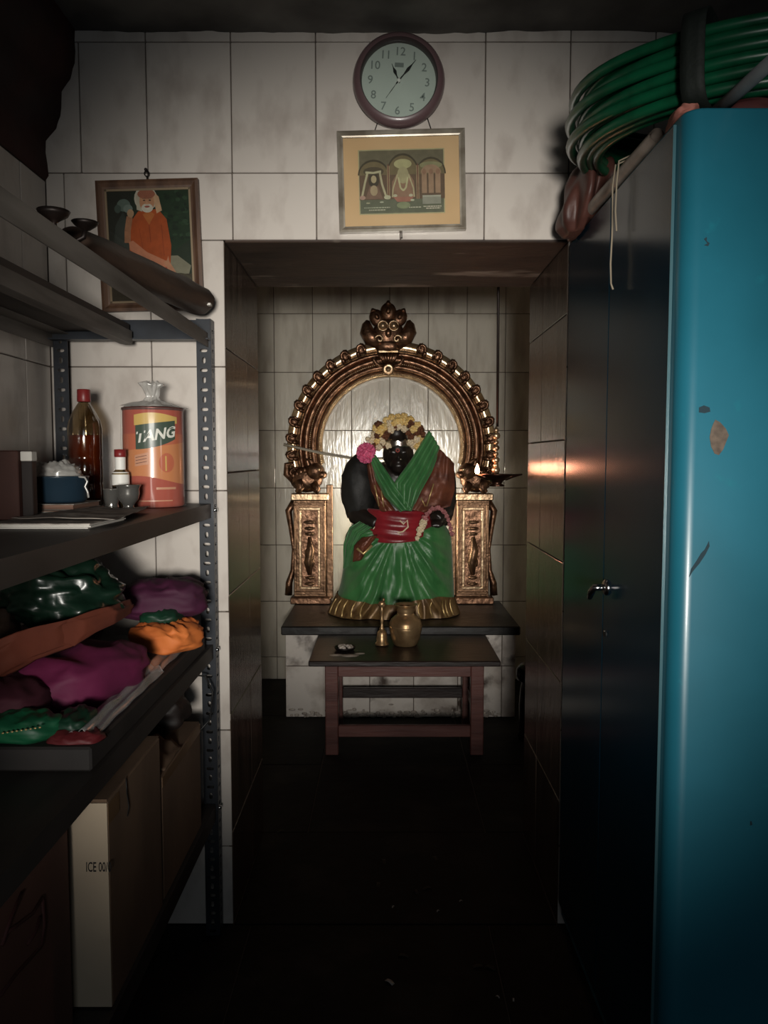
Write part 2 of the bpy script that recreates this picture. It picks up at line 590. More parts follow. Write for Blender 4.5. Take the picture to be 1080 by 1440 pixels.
mat('bag_green', (20, 42, 31), 0.3, col2=(14, 30, 22), scale=7, bump=0.25, bscale=9, spec=0.7)
mat('cloth_red', (88, 26, 30), 0.6, col2=(92, 20, 26), scale=9)
mat('mat_lining', (40, 36, 35), 0.7, col2=(28, 25, 24), scale=10)
mat('roll_brown', (66, 50, 40), 0.6, col2=(46, 34, 28), scale=8, stretch=(4, 0.6, 4), bump=0.2, bscale=16)
mat('scrap_white', (190, 184, 176), 0.8)
mat('dry_leaf', (58, 50, 40), 0.9)

# ------------------------------------------------------------------ the room
D = 2.33          # face of the tiled wall with the shrine doorway
DI = 2.93         # inner end of the doorway
BW = 5.03         # back wall of the shrine
DL, DR, DT = -0.475, 0.547, 2.113
XL, XR = -1.0, 1.27
ZC = 2.715

b = MB(); b.box(XL - 0.1, XR + 0.1, -1.7, BW + 0.2, -0.12, -0.006)
floor = struct(b.build('floor', 'grout'))
def slab(x0, x1, y0, y1):
    b = MB(); b.cbox(x0 + 0.002, x1 - 0.002, y0 + 0.002, y1 - 0.002, -0.03, 0.0 + random.uniform(-0.0006, 0.0006), 0.0025)
    b.build('stone_slab', 'floor_stone', floor)
xs = [-1.0, -0.42, 0.33, 0.9, 1.27]
ys = [-1.7, -0.9, -0.1, 0.75, 1.55, D]
for i in range(len(xs) - 1):
    for j in range(len(ys) - 1):
        slab(xs[i], xs[i + 1], ys[j], ys[j + 1])
slab(DL, DR, D, DI)
for x0, x1 in ((-0.98, -0.3), (-0.3, 0.4), (0.4, 1.1)):
    for y0, y1 in ((DI, 3.6), (3.6, 4.3), (4.3, BW)):
        slab(x0, x1, y0, y1)

# front wall body, one mesh around the doorway
b = MB()
b.box(XL - 0.1, DL - 0.012, D + 0.012, DI, 0, ZC)
b.box(DR + 0.012, XR + 0.1, D + 0.012, DI, 0, ZC)
b.box(DL - 0.012, DR + 0.012, D + 0.012, DI, DT + 0.012, ZC)
wall_front = struct(b.build('wall_front', 'grout'))
TILES = {}
def tile(parent, m, axis, a0, a1, z0, z1, face, sign, gap=0.0015, t=0.012):
    """one glazed tile; axis 'y': lies in the XZ plane at y=face, 'x': in the YZ plane at x=face; sign = the way it faces"""
    w = round(a1 - a0 - 2 * gap, 4); h = round(z1 - z0 - 2 * gap, 4)
    if w < 0.006 or h < 0.006:
        return
    key = (axis, w, h, m, sign)
    if key not in TILES:
        bb = MB()
        if axis == 'y':
            bb.cbox(-w / 2, w / 2, -t / 2, t / 2, -h / 2, h / 2, 0.0018)
        elif axis == 'x':
            bb.cbox(-t / 2, t / 2, -w / 2, w / 2, -h / 2, h / 2, 0.0018)
        o = bb.build('tile', m)
        TILES[key] = o.data
        o.parent = parent
    else:
        o = bpy.data.objects.new('tile', TILES[key])
        COL.objects.link(o)
        o.parent = parent
    am, zm = (a0 + a1) / 2, (z0 + z1) / 2
    off = -sign * t / 2 + random.uniform(-0.0007, 0.0007)
    o.location = (am, face + off, zm) if axis == 'y' else (face + off, am, zm)
    o.rotation_euler = (random.uniform(-.002, .002) if axis == 'y' else 0, random.uniform(-.002, .002) if axis == 'x' else 0, random.uniform(-.002, .002))
TW, TH = 0.2485, 0.3725
rows = [0, 0.255, 0.627, 0.999, 1.371, 1.743, 2.115, 2.309, 2.681, ZC]
cols = [XL, -0.9455] + [-0.697 + TW * k for k in range(0, 8)] + [XR]
for r in range(len(rows) - 1):
    cc = list(cols)
    if r == 7:
        cc[1] = -0.893
    for c in range(len(cc) - 1):
        a0, a1, z0, z1 = cc[c], cc[c + 1], rows[r], rows[r + 1]
        if z1 <= DT + 0.01:
            if a0 < DL:
                tile(wall_front, 'wall_tile', 'y', a0, min(a1, DL), z0, z1, D, -1)
            if a1 > DR:
                tile(wall_front, 'wall_tile', 'y', max(a0, DR), a1, z0, z1, D, -1)
        else:
            tile(wall_front, 'wall_tile', 'y', a0, a1, z0, z1, D, -1)
# tiled cheeks of the doorway
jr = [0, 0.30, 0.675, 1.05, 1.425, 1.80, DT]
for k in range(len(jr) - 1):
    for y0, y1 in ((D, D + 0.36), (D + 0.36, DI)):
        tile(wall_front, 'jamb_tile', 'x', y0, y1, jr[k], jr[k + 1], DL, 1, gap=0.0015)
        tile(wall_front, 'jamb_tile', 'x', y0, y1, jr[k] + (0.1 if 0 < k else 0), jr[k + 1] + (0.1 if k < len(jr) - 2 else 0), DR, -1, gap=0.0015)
b = MB(); b.cbox(DL + 0.001, DR - 0.001, D + 0.002, DI, DT - 0.004, DT + 0.012, 0.003)
b.build('lintel_soffit', 'lintel_stone', wall_front)

# left wall: glazed tiles below, red-brown plaster above
b = MB(); b.box(XL - 0.15, XL - 0.012, -1.7, D + 0.3, 0, ZC)
wall_left = struct(b.build('wall_left', 'grout'))
for r in range(len(rows) - 1):
    if rows[r + 1] > 2.31:
        break
    y1 = D
    for k in range(14):
        y0 = D - 0.16 - k * TW
        if r >= 0:
            tile(wall_left, 'wall_tile', 'x', y0, y1, rows[r], min(rows[r + 1], 2.285), XL, 1)
        y1 = y0
def plaster(u, v):
    prof = [(-1.0, 2.286), (-0.992, 2.30), (-0.990, 2.40), (-0.962, 2.435), (-0.952, 2.47), (-0.946, 2.54), (-0.918, 2.575), (-0.902, 2.62), (-0.90, ZC)]
    f = v * (len(prof) - 1)
    i = min(int(f), len(prof) - 2)
    t = f - i
    x = prof[i][0] * (1 - t) + prof[i + 1][0] * t
    z = prof[i][1] * (1 - t) + prof[i + 1][1] * t
    y = D - 0.001 - u * 3.9
    w = 0.012 * nz((y * 6, z * 9, 3.1)) + 0.006 * nz((y * 20, z * 25, 1))
    return Vector((x + w * (1 if 0 < v < 1 else 0), y, z))
b = MB(); b.grid(plaster, 120, 24)
b.add([plaster(0, j / 24) for j in range(25)] + [Vector((XL - 0.02, D - 0.001, ZC))], [tuple(range(26))])
struct(b.build('trim_1', 'red_plaster'))

b = MB(); b.box(XR, XR + 0.1, -1.7, D + 0.05, 0, ZC)
struct(b.build('wall_right', 'dark_wall'))
b = MB(); b.box(XL - 0.1, -0.35, -1.8, -1.7, 0, ZC); b.box(0.65, XR + 0.1, -1.8, -1.7, 0, ZC); b.box(-0.35, 0.65, -1.8, -1.7, 2.1, ZC)
struct(b.build('wall_rear', 'dark_wall'))
def ceil_fn(u, v):
    x = XL - 0.1 + u * (XR - XL + 0.2); y = -1.8 + v * (D + 1.8 + 0.02)
    return Vector((x, y, ZC - 0.006 + 0.014 * nz((x * 4, y * 4, 0.3)) + 0.006 * nz((x * 17, y * 17, 5))))
b = MB(); b.grid(ceil_fn, 70, 110); b.box(XL - 0.1, XR + 0.1, -1.8, D + 0.02, ZC + 0.03, ZC + 0.12)
struct(b.build('ceiling', 'ceiling_plaster'))

# the shrine room
SX0, SX1, SZ = -0.98, 1.10, 2.75
b = MB(); b.box(SX0 - 0.1, SX1 + 0.1, BW + 0.012, BW + 0.14, 0, SZ)
wall_back = struct(b.build('wall_back', 'grout'))
colsb = [SX0] + [-0.711 + 0.2495 * k for k in range(0, 8)]
colsb = [c for c in colsb if c < SX1] + [SX1]
rowsb = [0, 0.15, 0.525, 0.90, 1.275, 1.65, 2.025, 2.40, SZ]
for r in range(len(rowsb) - 1):
    for c in range(len(colsb) - 1):
        tile(wall_back, 'shrine_tile', 'y', colsb[c], colsb[c + 1], rowsb[r], rowsb[r + 1], BW, -1, gap=0.002)
for nm, x0, x1, face, sg in (('wall_shrine_left', SX0 - 0.1, SX0 - 0.012, SX0, 1), ('wall_shrine_right', SX1 + 0.012, SX1 + 0.1, SX1, -1)):
    b = MB(); b.box(x0, x1, DI, BW + 0.012, 0, SZ)
    w = struct(b.build(nm, 'grout'))
    for r in range(len(rowsb) - 1):
        for k in range(8):
            y0 = DI + 0.2625 * k
            tile(w, 'shrine_tile', 'x', y0, y0 + 0.2625, rowsb[r], rowsb[r + 1], face, sg)
b = MB(); b.box(SX0 - 0.1, SX1 + 0.1, DI, BW + 0.14, SZ, SZ + 0.1)
struct(b.build('ceiling_shrine', 'ceiling_plaster'))

# ------------------------------------------------------------------ altar plinth
PZ = 0.53
PX0, PX1, PY = -0.577, 0.764, 4.24
plinth = thing('altar_plinth', 'low tiled altar platform with black stone slab top under the dressed idol', 'platform', (0.09, 4.6, 0))
b = MB(); b.box(PX0 + 0.032, PX1 - 0.032, PY + 0.042, BW - 0.004, 0.001, PZ - 0.05)
b.build('core', 'grout', plinth)
b = MB(); b.cbox(PX0, PX1, PY, BW - 0.003, PZ - 0.05, PZ, 0.006)
b.build('slab', 'black_stone', plinth)
pc = [PX0 + 0.02, -0.33, -0.081, 0.168, 0.417, 0.666, PX1 - 0.02]
pr_ = [0.002, 0.297, PZ - 0.051]
for i in range(len(pc) - 1):
    for j in range(2):
        bb = MB(); bb.cbox(pc[i] + .002, pc[i + 1] - .002, PY + 0.03, PY + 0.042, pr_[j] + .002, pr_[j + 1] - .002, .0018)
        bb.build('tile', 'plinth_tile', plinth)
for sx, x0 in ((-1, PX0 + 0.02), (1, PX1 - 0.032)):
    for k in range(3):
        for j in range(2):
            bb = MB(); bb.cbox(x0, x0 + .012, PY + 0.044 + .247 * k, PY + 0.044 + .247 * k + .244, pr_[j] + .002, pr_[j + 1] - .002, .0018)
            bb.build('tile', 'plinth_tile', plinth)
# dried milk and ash spilt along the foot of the plinth and under the slab
b = MB()
rs = random.Random(3)
for k in range(150):
    x = rs.uniform(PX0 + 0.05, PX1 - 0.1); z = 0.004 + abs(rs.gauss(0, 0.022))
    b.ball((x, PY + 0.029, z), (rs.uniform(.006, .02), .004, rs.uniform(.004, .012)), 6, 4)
for k in range(70):
    x = rs.choice((rs.uniform(-0.36, -0.02), rs.uniform(0.22, 0.6))); z = PZ - 0.052 - abs(rs.gauss(0, 0.012))
    b.ball((x, PY + 0.028, z), (rs.uniform(.006, .022), .004, rs.uniform(.003, .008)), 6, 4)
o = b.build('ash_crust', 'ash', plinth); o['kind'] = 'stuff'; o['label'] = 'pale crust of dried ash'

# ------------------------------------------------------------------ brass arch behind the idol
AC = Vector((0.047, 4.94, 1.545))
arch = thing('brass_arch', 'carved brass arch with flame leaves and beast crest behind the idol', 'arch', (0.047, 4.94, PZ))
A0, A1 = R(-14), R(194)
def sweep(prof, n=90, a0=A0, a1=A1):
    b = MB()
    def fn(u, v):
        a = a0 + (a1 - a0) * u
        f = v * (len(prof) - 1); i = min(int(f + 1e-6), len(prof) - 2); t = f - i
        r = prof[i][0] * (1 - t) + prof[i + 1][0] * t
        d = prof[i][1] * (1 - t) + prof[i + 1][1] * t
        return Vector((AC.x + r * math.cos(a), AC.y + d, AC.z + r * math.sin(a) * 1.0))
    b.grid(fn, n, len(prof) - 1)
    return b
sweep([(.445, .06), (.445, 0), (.455, -.012), (.468, -.012), (.476, -.002), (.478, .004)]).build('inner_moulding', 'brass_pale', arch)
sweep([(.478, .02), (.48, -.01), (.49, -.03), (.505, -.034), (.516, -.02), (.52, -.006)]).build('middle_moulding', 'brass_dark', arch)
sweep([(.52, -.006), (.526, -.026), (.54, -.04), (.556, -.036), (.566, -.014)]).build('broad_moulding', 'brass_dark', arch)
sweep([(.566, -.014), (.572, -.026), (.584, -.03), (.594, -.018), (.600, 0.0), (.600, .06)]).build('outer_moulding', 'brass_dark', arch)
sweep([(.600, .03), (.602, .004), (.668, .006), (.672, .03)]).build('backing_plate', 'brass_plate', arch)
b = MB()
for k in range(150):
    a = A0 + (A1 - A0) * k / 149
    b.ball((AC.x + .461 * math.cos(a), AC.y - .012, AC.z + .461 * math.sin(a)), .0075, 6, 4)
    b.ball((AC.x + .522 * math.cos(a), AC.y - .016, AC.z + .522 * math.sin(a)), .007, 6, 4)
o = b.build('bead_rows', 'brass_pale', arch); o['kind'] = 'stuff'
def flame_mesh(sg):
    """curled flame leaf standing on the rim, local: x along the rim, z outwards"""
    b = MB()
    pts = []; rad = []
    for k in range(17):
        t = k / 16
        a = -0.5 + t * 5.4
        r = 0.034 * (1 - 0.74 * t)
        pts.append(Vector((sg * (r * math.cos(a) - 0.004), -.018 - .012 * t, 0.034 + r * math.sin(a))))
        rad.append(0.014 * (1 - 0.5 * t))
    b.tube(pts, rad, 8)
    b.tube([Vector((sg * .026, -.012, -.012)), Vector((sg * .03, -.018, .012)), pts[0]], [.016, .016, .014], 8)
    b.tube([Vector((sg * -.02, -.012, -.008)), Vector((sg * -.03, -.016, .03)), Vector((sg * -.022, -.016, .062)), Vector((sg * -.004, -.014, .074))], [.010, .011, .009, .003], 8)
    b.ball((0, -.012, .03), (.03, .014, .034), 10, 6)
    return b
FM = {}
for sg in (-1, 1):
    for k in range(10):
        off = R(17.5 + k * 9.7)
        a = PI / 2 + (off if sg < 0 else -off)
        p = Vector((AC.x + .612 * math.cos(a), AC.y - .002, AC.z + .612 * math.sin(a)))
        if sg not in FM:
            o = flame_mesh(sg).build('flame_leaf', 'brass_dark'); FM[sg] = o.data
        else:
            o = bpy.data.objects.new('flame_leaf', FM[sg]); COL.objects.link(o)
        o.parent = arch
        o.location = p - arch.location
        o.rotation_euler = (0, -(a - PI / 2), 0)
        o.scale = (0.86, 1, 0.92)
# pillars, beasts
for sg in (-1, 1):
    px = AC.x + sg * 0.525
    hw = 0.105
    b = MB()
    b.cbox(px - hw, px + hw, 4.92, 4.99, PZ + .045, 1.20, .004)
    # inner strip beside the opening
    xi = px - sg * (hw + .022)
    b.cbox(xi - .02, xi + .02, 4.935, 4.985, PZ + .03, 1.30, .004)
    pil = b.build('pillar', 'brass_mid', arch)
    b = MB(); b.cbox(px - hw - .02, px + hw + .03, 4.885, 4.995, PZ + .001, PZ + .045, .006)
    b.build('pillar_foot', 'brass_dark', pil)
    b = MB(); b.cbox(px - hw - .01, px + hw + .02, 4.885, 4.99, 1.20, 1.245, .006)
    b.build('pillar_cap', 'brass_pale', pil)
    # raised frames, one inside the other
    for q, (ins, dep, m) in enumerate(((.004, .014, 'brass_mid'), (.036, .010, 'brass_pale'))):
        x0, x1, z0, z1 = px - hw + ins, px + hw - ins, PZ + .06 + ins, 1.19 - ins
        w = .016
        b = MB()
        for (a, c_, d_, e_) in ((x0, x1, z0, z0 + w), (x0, x1, z1 - w, z1), (x0, x0 + w, z0 + w, z1 - w), (x1 - w, x1, z0 + w, z1 - w)):
            b.cbox(a, c_, 4.92 - dep, 4.921, d_, e_, .003)
        b.build('panel_frame', m, pil)
    b = MB()
    b.box(px - hw + .055, px + hw - .055, 4.915, 4.9205, PZ + .115, 1.135)
    b.build('panel_ground', 'brass_dark', pil)
    b = MB()
    for zz, rr in ((.66, .03), (.70, .026), (1.06, .034), (1.02, .03), (.985, .024)):
        b.ball((px, 4.912, zz), (rr + .006, .014, .012), 10, 6)
    b.tube([(px, 4.912, .72), (px - .008, 4.905, .80), (px + .008, 4.902, .88), (px, 4.91, .965)], [.014, .03, .028, .012], 10)
    b.ball((px - .018, 4.906, .86), (.016, .014, .03), 8, 6)
    b.ball((px + .018, 4.906, .80), (.016, .014, .03), 8, 6)
    b.build('carved_figure', 'brass_mid', pil)
    # side volutes making the pillar waisted
    b = MB()
    xo = px + sg * hw
    b.tube([(xo - sg * .006, 4.955, 1.19), (xo + sg * .035, 4.955, 1.13), (xo + sg * .02, 4.955, 1.02), (xo + sg * .002, 4.955, .88), (xo + sg * .01, 4.955, .74), (xo + sg * .035, 4.955, .66), (xo + sg * .04, 4.955, PZ + .05)],
           [.026, .022, .016, .013, .016, .022, .024], 8)
    b.build('side_scroll', 'brass_dark', pil)
    # crouching beast carrying the arch
    b = MB()
    bx_ = AC.x + sg * 0.545
    b.ball((bx_, 4.925, 1.335), (.105, .05, .085), 16, 10)
    b.ball((bx_ - sg * .06, 4.90, 1.385), (.06, .05, .055), 14, 9)
    b.ball((bx_ - sg * .105, 4.885, 1.365), (.032, .034, .026), 10, 7)
    b.tube([(bx_ - sg * .05, 4.90, 1.42), (bx_ - sg * .03, 4.895, 1.455), (bx_ + sg * .0, 4.90, 1.465)], [.018, .014, .005], 8)
    b.tube([(bx_ - sg * .05, 4.895, 1.31), (bx_ - sg * .075, 4.88, 1.27), (bx_ - sg * .06, 4.88, 1.25)], [.028, .022, .02], 8)
    b.tube([(bx_ + sg * .05, 4.895, 1.32), (bx_ + sg * .03, 4.88, 1.28), (bx_ + sg * .055, 4.88, 1.25)], [.04, .026, .02], 8)
    b.tube([(bx_ + sg * .085, 4.92, 1.33), (bx_ + sg * .125, 4.915, 1.37), (bx_ + sg * .12, 4.91, 1.43), (bx_ + sg * .085, 4.91, 1.44), (bx_ + sg * .085, 4.905, 1.41)], [.022, .022, .02, .016, .01], 8)
    for q in range(5):
        b.ball((bx_ - sg * .02 + sg * .025 * q, 4.885 + .004 * q, 1.405 - .012 * q), (.014, .012, .02), 8, 5)
    be = b.build('beast', 'brass_dark', arch)
    b = MB(); b.ball((bx_ - sg * .085, 4.862, 1.398), .011, 8, 6); b.build('eye', 'brass_pale', be)
# crest
cz = 2.25
crest = MB()
crest.ball((AC.x - .02, AC.y - .03, cz), (.10, .05, .10), 18, 12)
crest.ball((AC.x - .02, AC.y - .035, cz - .075), (.085, .045, .05), 14, 9)
crest.ball((AC.x - .02, AC.y - .075, cz + .0), (.022, .03, .03), 10, 7)
crest = crest.build('crest_face', 'brass_dark', arch)
CX = AC.x - .02
for sg in (-1, 1):
    b = MB(); b.ball((CX + sg * .034, AC.y - .07, cz + .045), .024, 12, 8); b.tube([(CX + sg * .034 + .03 * math.cos(q * .55), AC.y - .074, cz + .045 + .03 * math.sin(q * .55)) for q in range(12)], .006, 6)
    b.build('eye', 'brass_pale', crest)
    b = MB()
    b.tube([(CX + sg * .05, AC.y - .03, cz - .05), (CX + sg * .11, AC.y - .03, cz - .02), (CX + sg * .135, AC.y - .03, cz + .02), (CX + sg * .135, AC.y - .03, cz + .06), (CX + sg * .128, AC.y - .03, cz + .085)], [.05, .054, .046, .030, .012], 10)
    b.build('wing', 'brass_dark', arch)
    b = MB()
    b.tube([(CX + sg * (.055 + .03 * (1 - q / 14) * math.cos(q * .55)), AC.y - .085, cz - .04 + .03 * (1 - q / 14) * math.sin(q * .55)) for q in range(13)], [.009] * 13, 6)
    b.build('scroll', 'brass_pale', arch)
for dx, dz, an, sc in ((0, .135, 0, 1.0), (-.07, .10, -.5, .92), (.07, .10, .5, .92)):
    b = MB()
    rot = Matrix.Rotation(an, 3, 'Y')
    b.ball((CX + dx, AC.y - .03, cz + dz), (.052 * sc, .03, .062 * sc), 14, 10, rot)
    b.ball(Vector((CX + dx, AC.y - .058, cz + dz)) + rot @ Vector((0, 0, .005)), (.016, .014, .022), 8, 6, rot)
    b.tube([Vector((CX + dx, AC.y - .03, cz + dz)) + rot @ Vector((0, 0, .045)), Vector((CX + dx, AC.y - .03, cz + dz)) + rot @ Vector((0, 0, .074 * sc))], [.026, .006], 8)
    b.build('crest_leaf', 'brass_dark', arch)
b = MB()
b.box(CX - .06, CX + .06, AC.y - .065, AC.y - .03, cz - .118, cz - .108)
b.build('fillet', 'brass_plate', arch)
b = MB()
for q in range(7):
    a = (q - 3) * .34
    b.tube([(CX + .02 * math.sin(a), AC.y - .05, cz - .19), (CX + .05 * math.sin(a), AC.y - .065, cz - .15), (CX + .075 * math.sin(a), AC.y - .055, cz - .12)], [.008, .014, .01], 8)
for sg in (-1, 1):
    b.tube([(CX + sg * .03, AC.y - .05, cz - .2), (CX + sg * .075, AC.y - .055, cz - .19), (CX + sg * .095, AC.y - .055, cz - .16), (CX + sg * .075, AC.y - .055, cz - .145)], [.012, .014, .012, .006], 8)
b.build('palmette', 'brass_dark', arch)
b = MB(); b.lathe([(0.0001, -.09), (.014, -.088), (.02, -.078), (.026, -.086), (.036, -.078), (.038, -.05)], (CX, AC.y, cz - .225), 18, 'Y')
b.build('boss', 'brass_pale', arch)

# ------------------------------------------------------------------ the idol
IC = Vector((0.08, 4.62, PZ))
idol = thing('stone_idol', 'seated black stone idol dressed in a green sari with red sash', 'statue', IC)
b = MB()
b.ball((.08, 4.66, .84), (.26, .15, .26), 20, 14)
b.tube([(-.02, 4.64, .88), (-.12, 4.60, .86), (-.13, 4.60, .70), (-.12, 4.60, .56)], [.10, .085, .07, .06], 14)
b.tube([(.18, 4.64, .88), (.28, 4.60, .86), (.29, 4.60, .70), (.28, 4.60, .56)], [.10, .085, .07, .06], 14)
b.ball((.08, 4.67, 1.12), (.18, .11, .26), 20, 14)
b.ball((.08, 4.66, 1.33), (.22, .11, .13), 20, 14)
b.tube([(.085, 4.65, 1.36), (.085, 4.63, 1.44)], [.07, .065], 14)
b.ball((.085, 4.585, 1.50), (.078, .085, .13), 20, 16)
b.ball((.085, 4.53, 1.425), (.05, .045, .05), 14, 10)
b.ball((.075, 4.585, 1.615), (.062, .055, .065), 16, 10)
b.ball((.085, 4.498, 1.475), (.016, .024, .03), 10, 8)
b.ball((.085, 4.493, 1.425), (.028, .014, .012), 10, 8)
for sg in (-1, 1):
    b.ball((.085 + sg * .035, 4.508, 1.505), (.02, .012, .012), 10, 6)
    b.ball((.085 + sg * .08, 4.59, 1.49), (.014, .03, .045), 8, 6)
b.tube([(-.10, 4.66, 1.38), (-.18, 4.64, 1.26), (-.15, 4.58, 1.13), (-.03, 4.50, 1.08)], [.075, .085, .07, .05], 14)
b.tube([(.27, 4.66, 1.38), (.35, 4.64, 1.26), (.35, 4.57, 1.14), (.30, 4.49, 1.10)], [.075, .075, .065, .05], 14)
for q in range(5):
    b.tube([(.285 + .011 * q, 4.49, 1.10), (.28 + .012 * q, 4.455, 1.10 - .004 * abs(q - 2)), (.282 + .012 * q, 4.44, 1.07)], [.013, .011, .009], 8)
o = b.build('body', 'idol_stone', idol)
rm = o.modifiers.new('remesh', 'REMESH'); rm.mode = 'VOXEL'; rm.voxel_size = 0.009
sm = o.modifiers.new('smooth', 'SMOOTH'); sm.iterations = 4
bake(o)
for p in o.data.polygons: p.use_smooth = True
# black cloth over the raised arm
def shell(c, r, seed, amp=.012, nu=36, nv=24):
    c = Vector(c)
    def fn(u, v):
        a = 2 * PI * u; t = PI * v
        d = Vector((math.sin(t) * math.cos(a), math.sin(t) * math.sin(a), math.cos(t)))
        k = 1 + amp / .1 * (nz(d, 3.0, seed) * .6 + nz(d, 7.0, seed) * .35)
        return c + Vector((d.x * r[0], d.y * r[1], d.z * r[2])) * k
    return fn
b = MB(); b.grid(shell((-.150, 4.60, 1.285), (.108, .10, .205), 3), 36, 24, wrap=True)
b.build('arm_wrap', 'idol_arm', idol)
b = MB(); b.grid(shell((.365, 4.61, 1.27), (.07, .10, .2), 9), 36, 24, wrap=True)
b.build('arm_wrap', 'idol_arm', idol)
# skirt
def skirt_ring(z):
    ks = [(.42, .055, .39, .245), (.52, .058, .380, .24), (.60, .066, .364, .232), (.70, .080, .346, .22), (.80, .086, .334, .215), (.90, .086, .330, .205),
          (1.0, .086, .322, .185), (1.06, .088, .29, .16), (1.12, .088, .23, .12), (1.16, .088, .17, .09)]
    for i in range(len(ks) - 1):
        if ks[i][0] <= z <= ks[i + 1][0]:
            t = (z - ks[i][0]) / (ks[i + 1][0] - ks[i][0])
            return [ks[i][q] * (1 - t) + ks[i + 1][q] * t for q in (1, 2, 3)]
    return ks[-1][1:] if z > 1 else ks[0][1:]
def skirt_pt(a, z, out=0.0):
    """a = 0 faces the doorway (-Y), positive to +X"""
    cx, rx, ry = skirt_ring(z)
    x = cx + rx * math.copysign(abs(math.sin(a)) ** .85, math.sin(a))
    y = 4.66 - ry * math.copysign(abs(math.cos(a)) ** .8, math.cos(a))
    if math.cos(a) < 0:
        y = 4.66 + (y - 4.66) * .6
    w = max(0.0, math.cos(a)) ** .5
    px0 = .10 if x > .06 else .08
    ph = math.atan2(x - px0, 1.04 - z + .02)
    dist = min(1.0, max(0, (1.06 - z)) / .3 + abs(x - px0) * 1.4)
    f = 1.1 - 2.2 * abs(math.sin(ph * 9 + 2.2 * nz((x * 3, z * 3, 2)))) + .6 * (1 - 2 * abs(math.sin(ph * 17 + 3 * nz((x * 4, z * 4, 8)))))
    crease = .006 * nz((x * 13 + z * 6, z * 9, 4))
    kn = .035 * (math.exp(-((x + .13) / .09) ** 2) + math.exp(-((x - .29) / .09) ** 2)) * min(1, max(0, (z - .56) / .25))
    y -= w * (kn + .017 * f * dist + crease * 2.2 + out)
    if z < .66 and abs(x - .085) < .12:
        y += .03 * w * (1 - abs(x - .085) / .12) * (.66 - z) / .1
    x += out * math.sin(a)
    return Vector((x, y, z))
def hemz(a):
    return .640 - .025 * math.exp(-((a) / .35) ** 2) + .012 * math.sin(a * 3)
b = MB(); b.grid(lambda u, v: skirt_pt(-PI + 2 * PI * u, hemz(-PI + 2 * PI * u) + (1.15 - hemz(-PI + 2 * PI * u)) * v), 220, 48, wrap=True)
sk = b.build('skirt', 'sari_green', idol)
b = MB(); b.grid(lambda u, v: skirt_pt(-PI + 2 * PI * u, PZ + .004 + (hemz(-PI + 2 * PI * u) + .004 - PZ - .004) * v, .006 + .022 * (1 - v)), 220, 8, wrap=True)
hem = b.build('hem_border', 'hem_gold', sk)
for a in (-1.25, -1.02, -.82, -.62, -.45, .32, .52, .78, .86, 1.0):
    b = MB()
    for q in range(1):
        pts = [skirt_pt(a + .03 * math.sin(z * 40), z, .013 + .02 * (.64 - z) / .11) for z in (PZ + .012, .57, .60, .632)]
        b.tube(pts, [.0055, .005, .0045, .003], 6)
    b.build('gold_stripe', 'gold_thread', hem)
# red sash
def sash_fn(u, v):
    x = -.095 + .372 * u
    zt = 1.172 - .01 * math.sin(u * 3); zb = .985 - .018 * math.sin(u * PI) + .02 * u
    z = zb + (zt - zb) * v
    y = 4.66 - .205 * math.sqrt(max(0.02, 1 - ((x - .09) / .235) ** 2)) - .018 * math.sin(v * PI) - .004 * math.sin(v * 22 + u * 5) - .006 * nz((x * 9, z * 9, 6))
    return Vector((x, y, z))
b = MB(); b.grid(sash_fn, 40, 20)
sash = add_mod_solid(b.build('sash', 'sash_red', idol), .008, 1)
for pts in ([(.50, .72), (.56, .60), (.62, .72), (.63, .50), (.55, .36), (.47, .34), (.52, .26)], [(.07, .25), (.10, .45), (.11, .7)]):
    b = MB(); b.tube([sash_fn(*p) + Vector((0, -.010, 0)) for p in pts], .005, 6)
    b.build('silver_motif', 'flower_white', sash)
def ribbon(inner, outer, depth, nf, amp, seed, bow=.02):
    """pleated strip of cloth between two edges given as photo-traced points at real depth"""
    n = len(inner)
    I = [at(p[0], p[1], d) for p, d in zip(inner, depth)]
    O = [at(p[0], p[1], d + .01) for p, d in zip(outer, depth)]
    def lerp(L, t):
        f = t * (n - 1); i = min(int(f), n - 2); q = f - i
        q = q * q * (3 - 2 * q) * .4 + q * .6
        return L[i] * (1 - q) + L[i + 1] * q
    def fn(u, v):
        p = lerp(I, v) * (1 - u) + lerp(O, v) * u
        p.y -= bow * math.sin(PI * u) + amp * math.sin(u * nf * 2 * PI + 1.2 * nz((u * 2, v * 2, seed))) + .004 * nz((u * 6, v * 8, seed + 4))
        return p
    return fn
def cloth(name, m, inner, outer, depth, nf=4, amp=.006, seed=1, parent=None, thick=.006, bow=.02):
    b = MB(); b.grid(ribbon(inner, outer, depth, nf, amp, seed, bow), 44, 40)
    o = b.build(name, m, parent or idol)
    return add_mod_solid(o, thick, 1)
cloth('pallu', 'pallu_brown', [(617, 630), (606, 665), (590, 692), (577, 717)], [(638, 652), (639, 690), (633, 712), (604, 721)], [4.53, 4.50, 4.47, 4.445], 2, .005, 5)
cloth('drape', 'sari_green', [(604, 606), (578, 648), (556, 678), (563, 716)], [(619, 632), (608, 663), (593, 690), (579, 719)], [4.52, 4.48, 4.44, 4.425], 4, .007, 2)
cloth('drape', 'sari_green', [(527, 640), (541, 660), (556, 682), (578, 714)], [(521, 650), (529, 675), (541, 699), (562, 720)], [4.50, 4.47, 4.44, 4.415], 3, .006, 3)
cloth('drape_border', 'pallu_brown', [(523, 648), (530, 678), (541, 700), (555, 718)], [(516, 655), (523, 690), (530, 707), (535, 719)], [4.51, 4.49, 4.465, 4.45], 2, .004, 8)
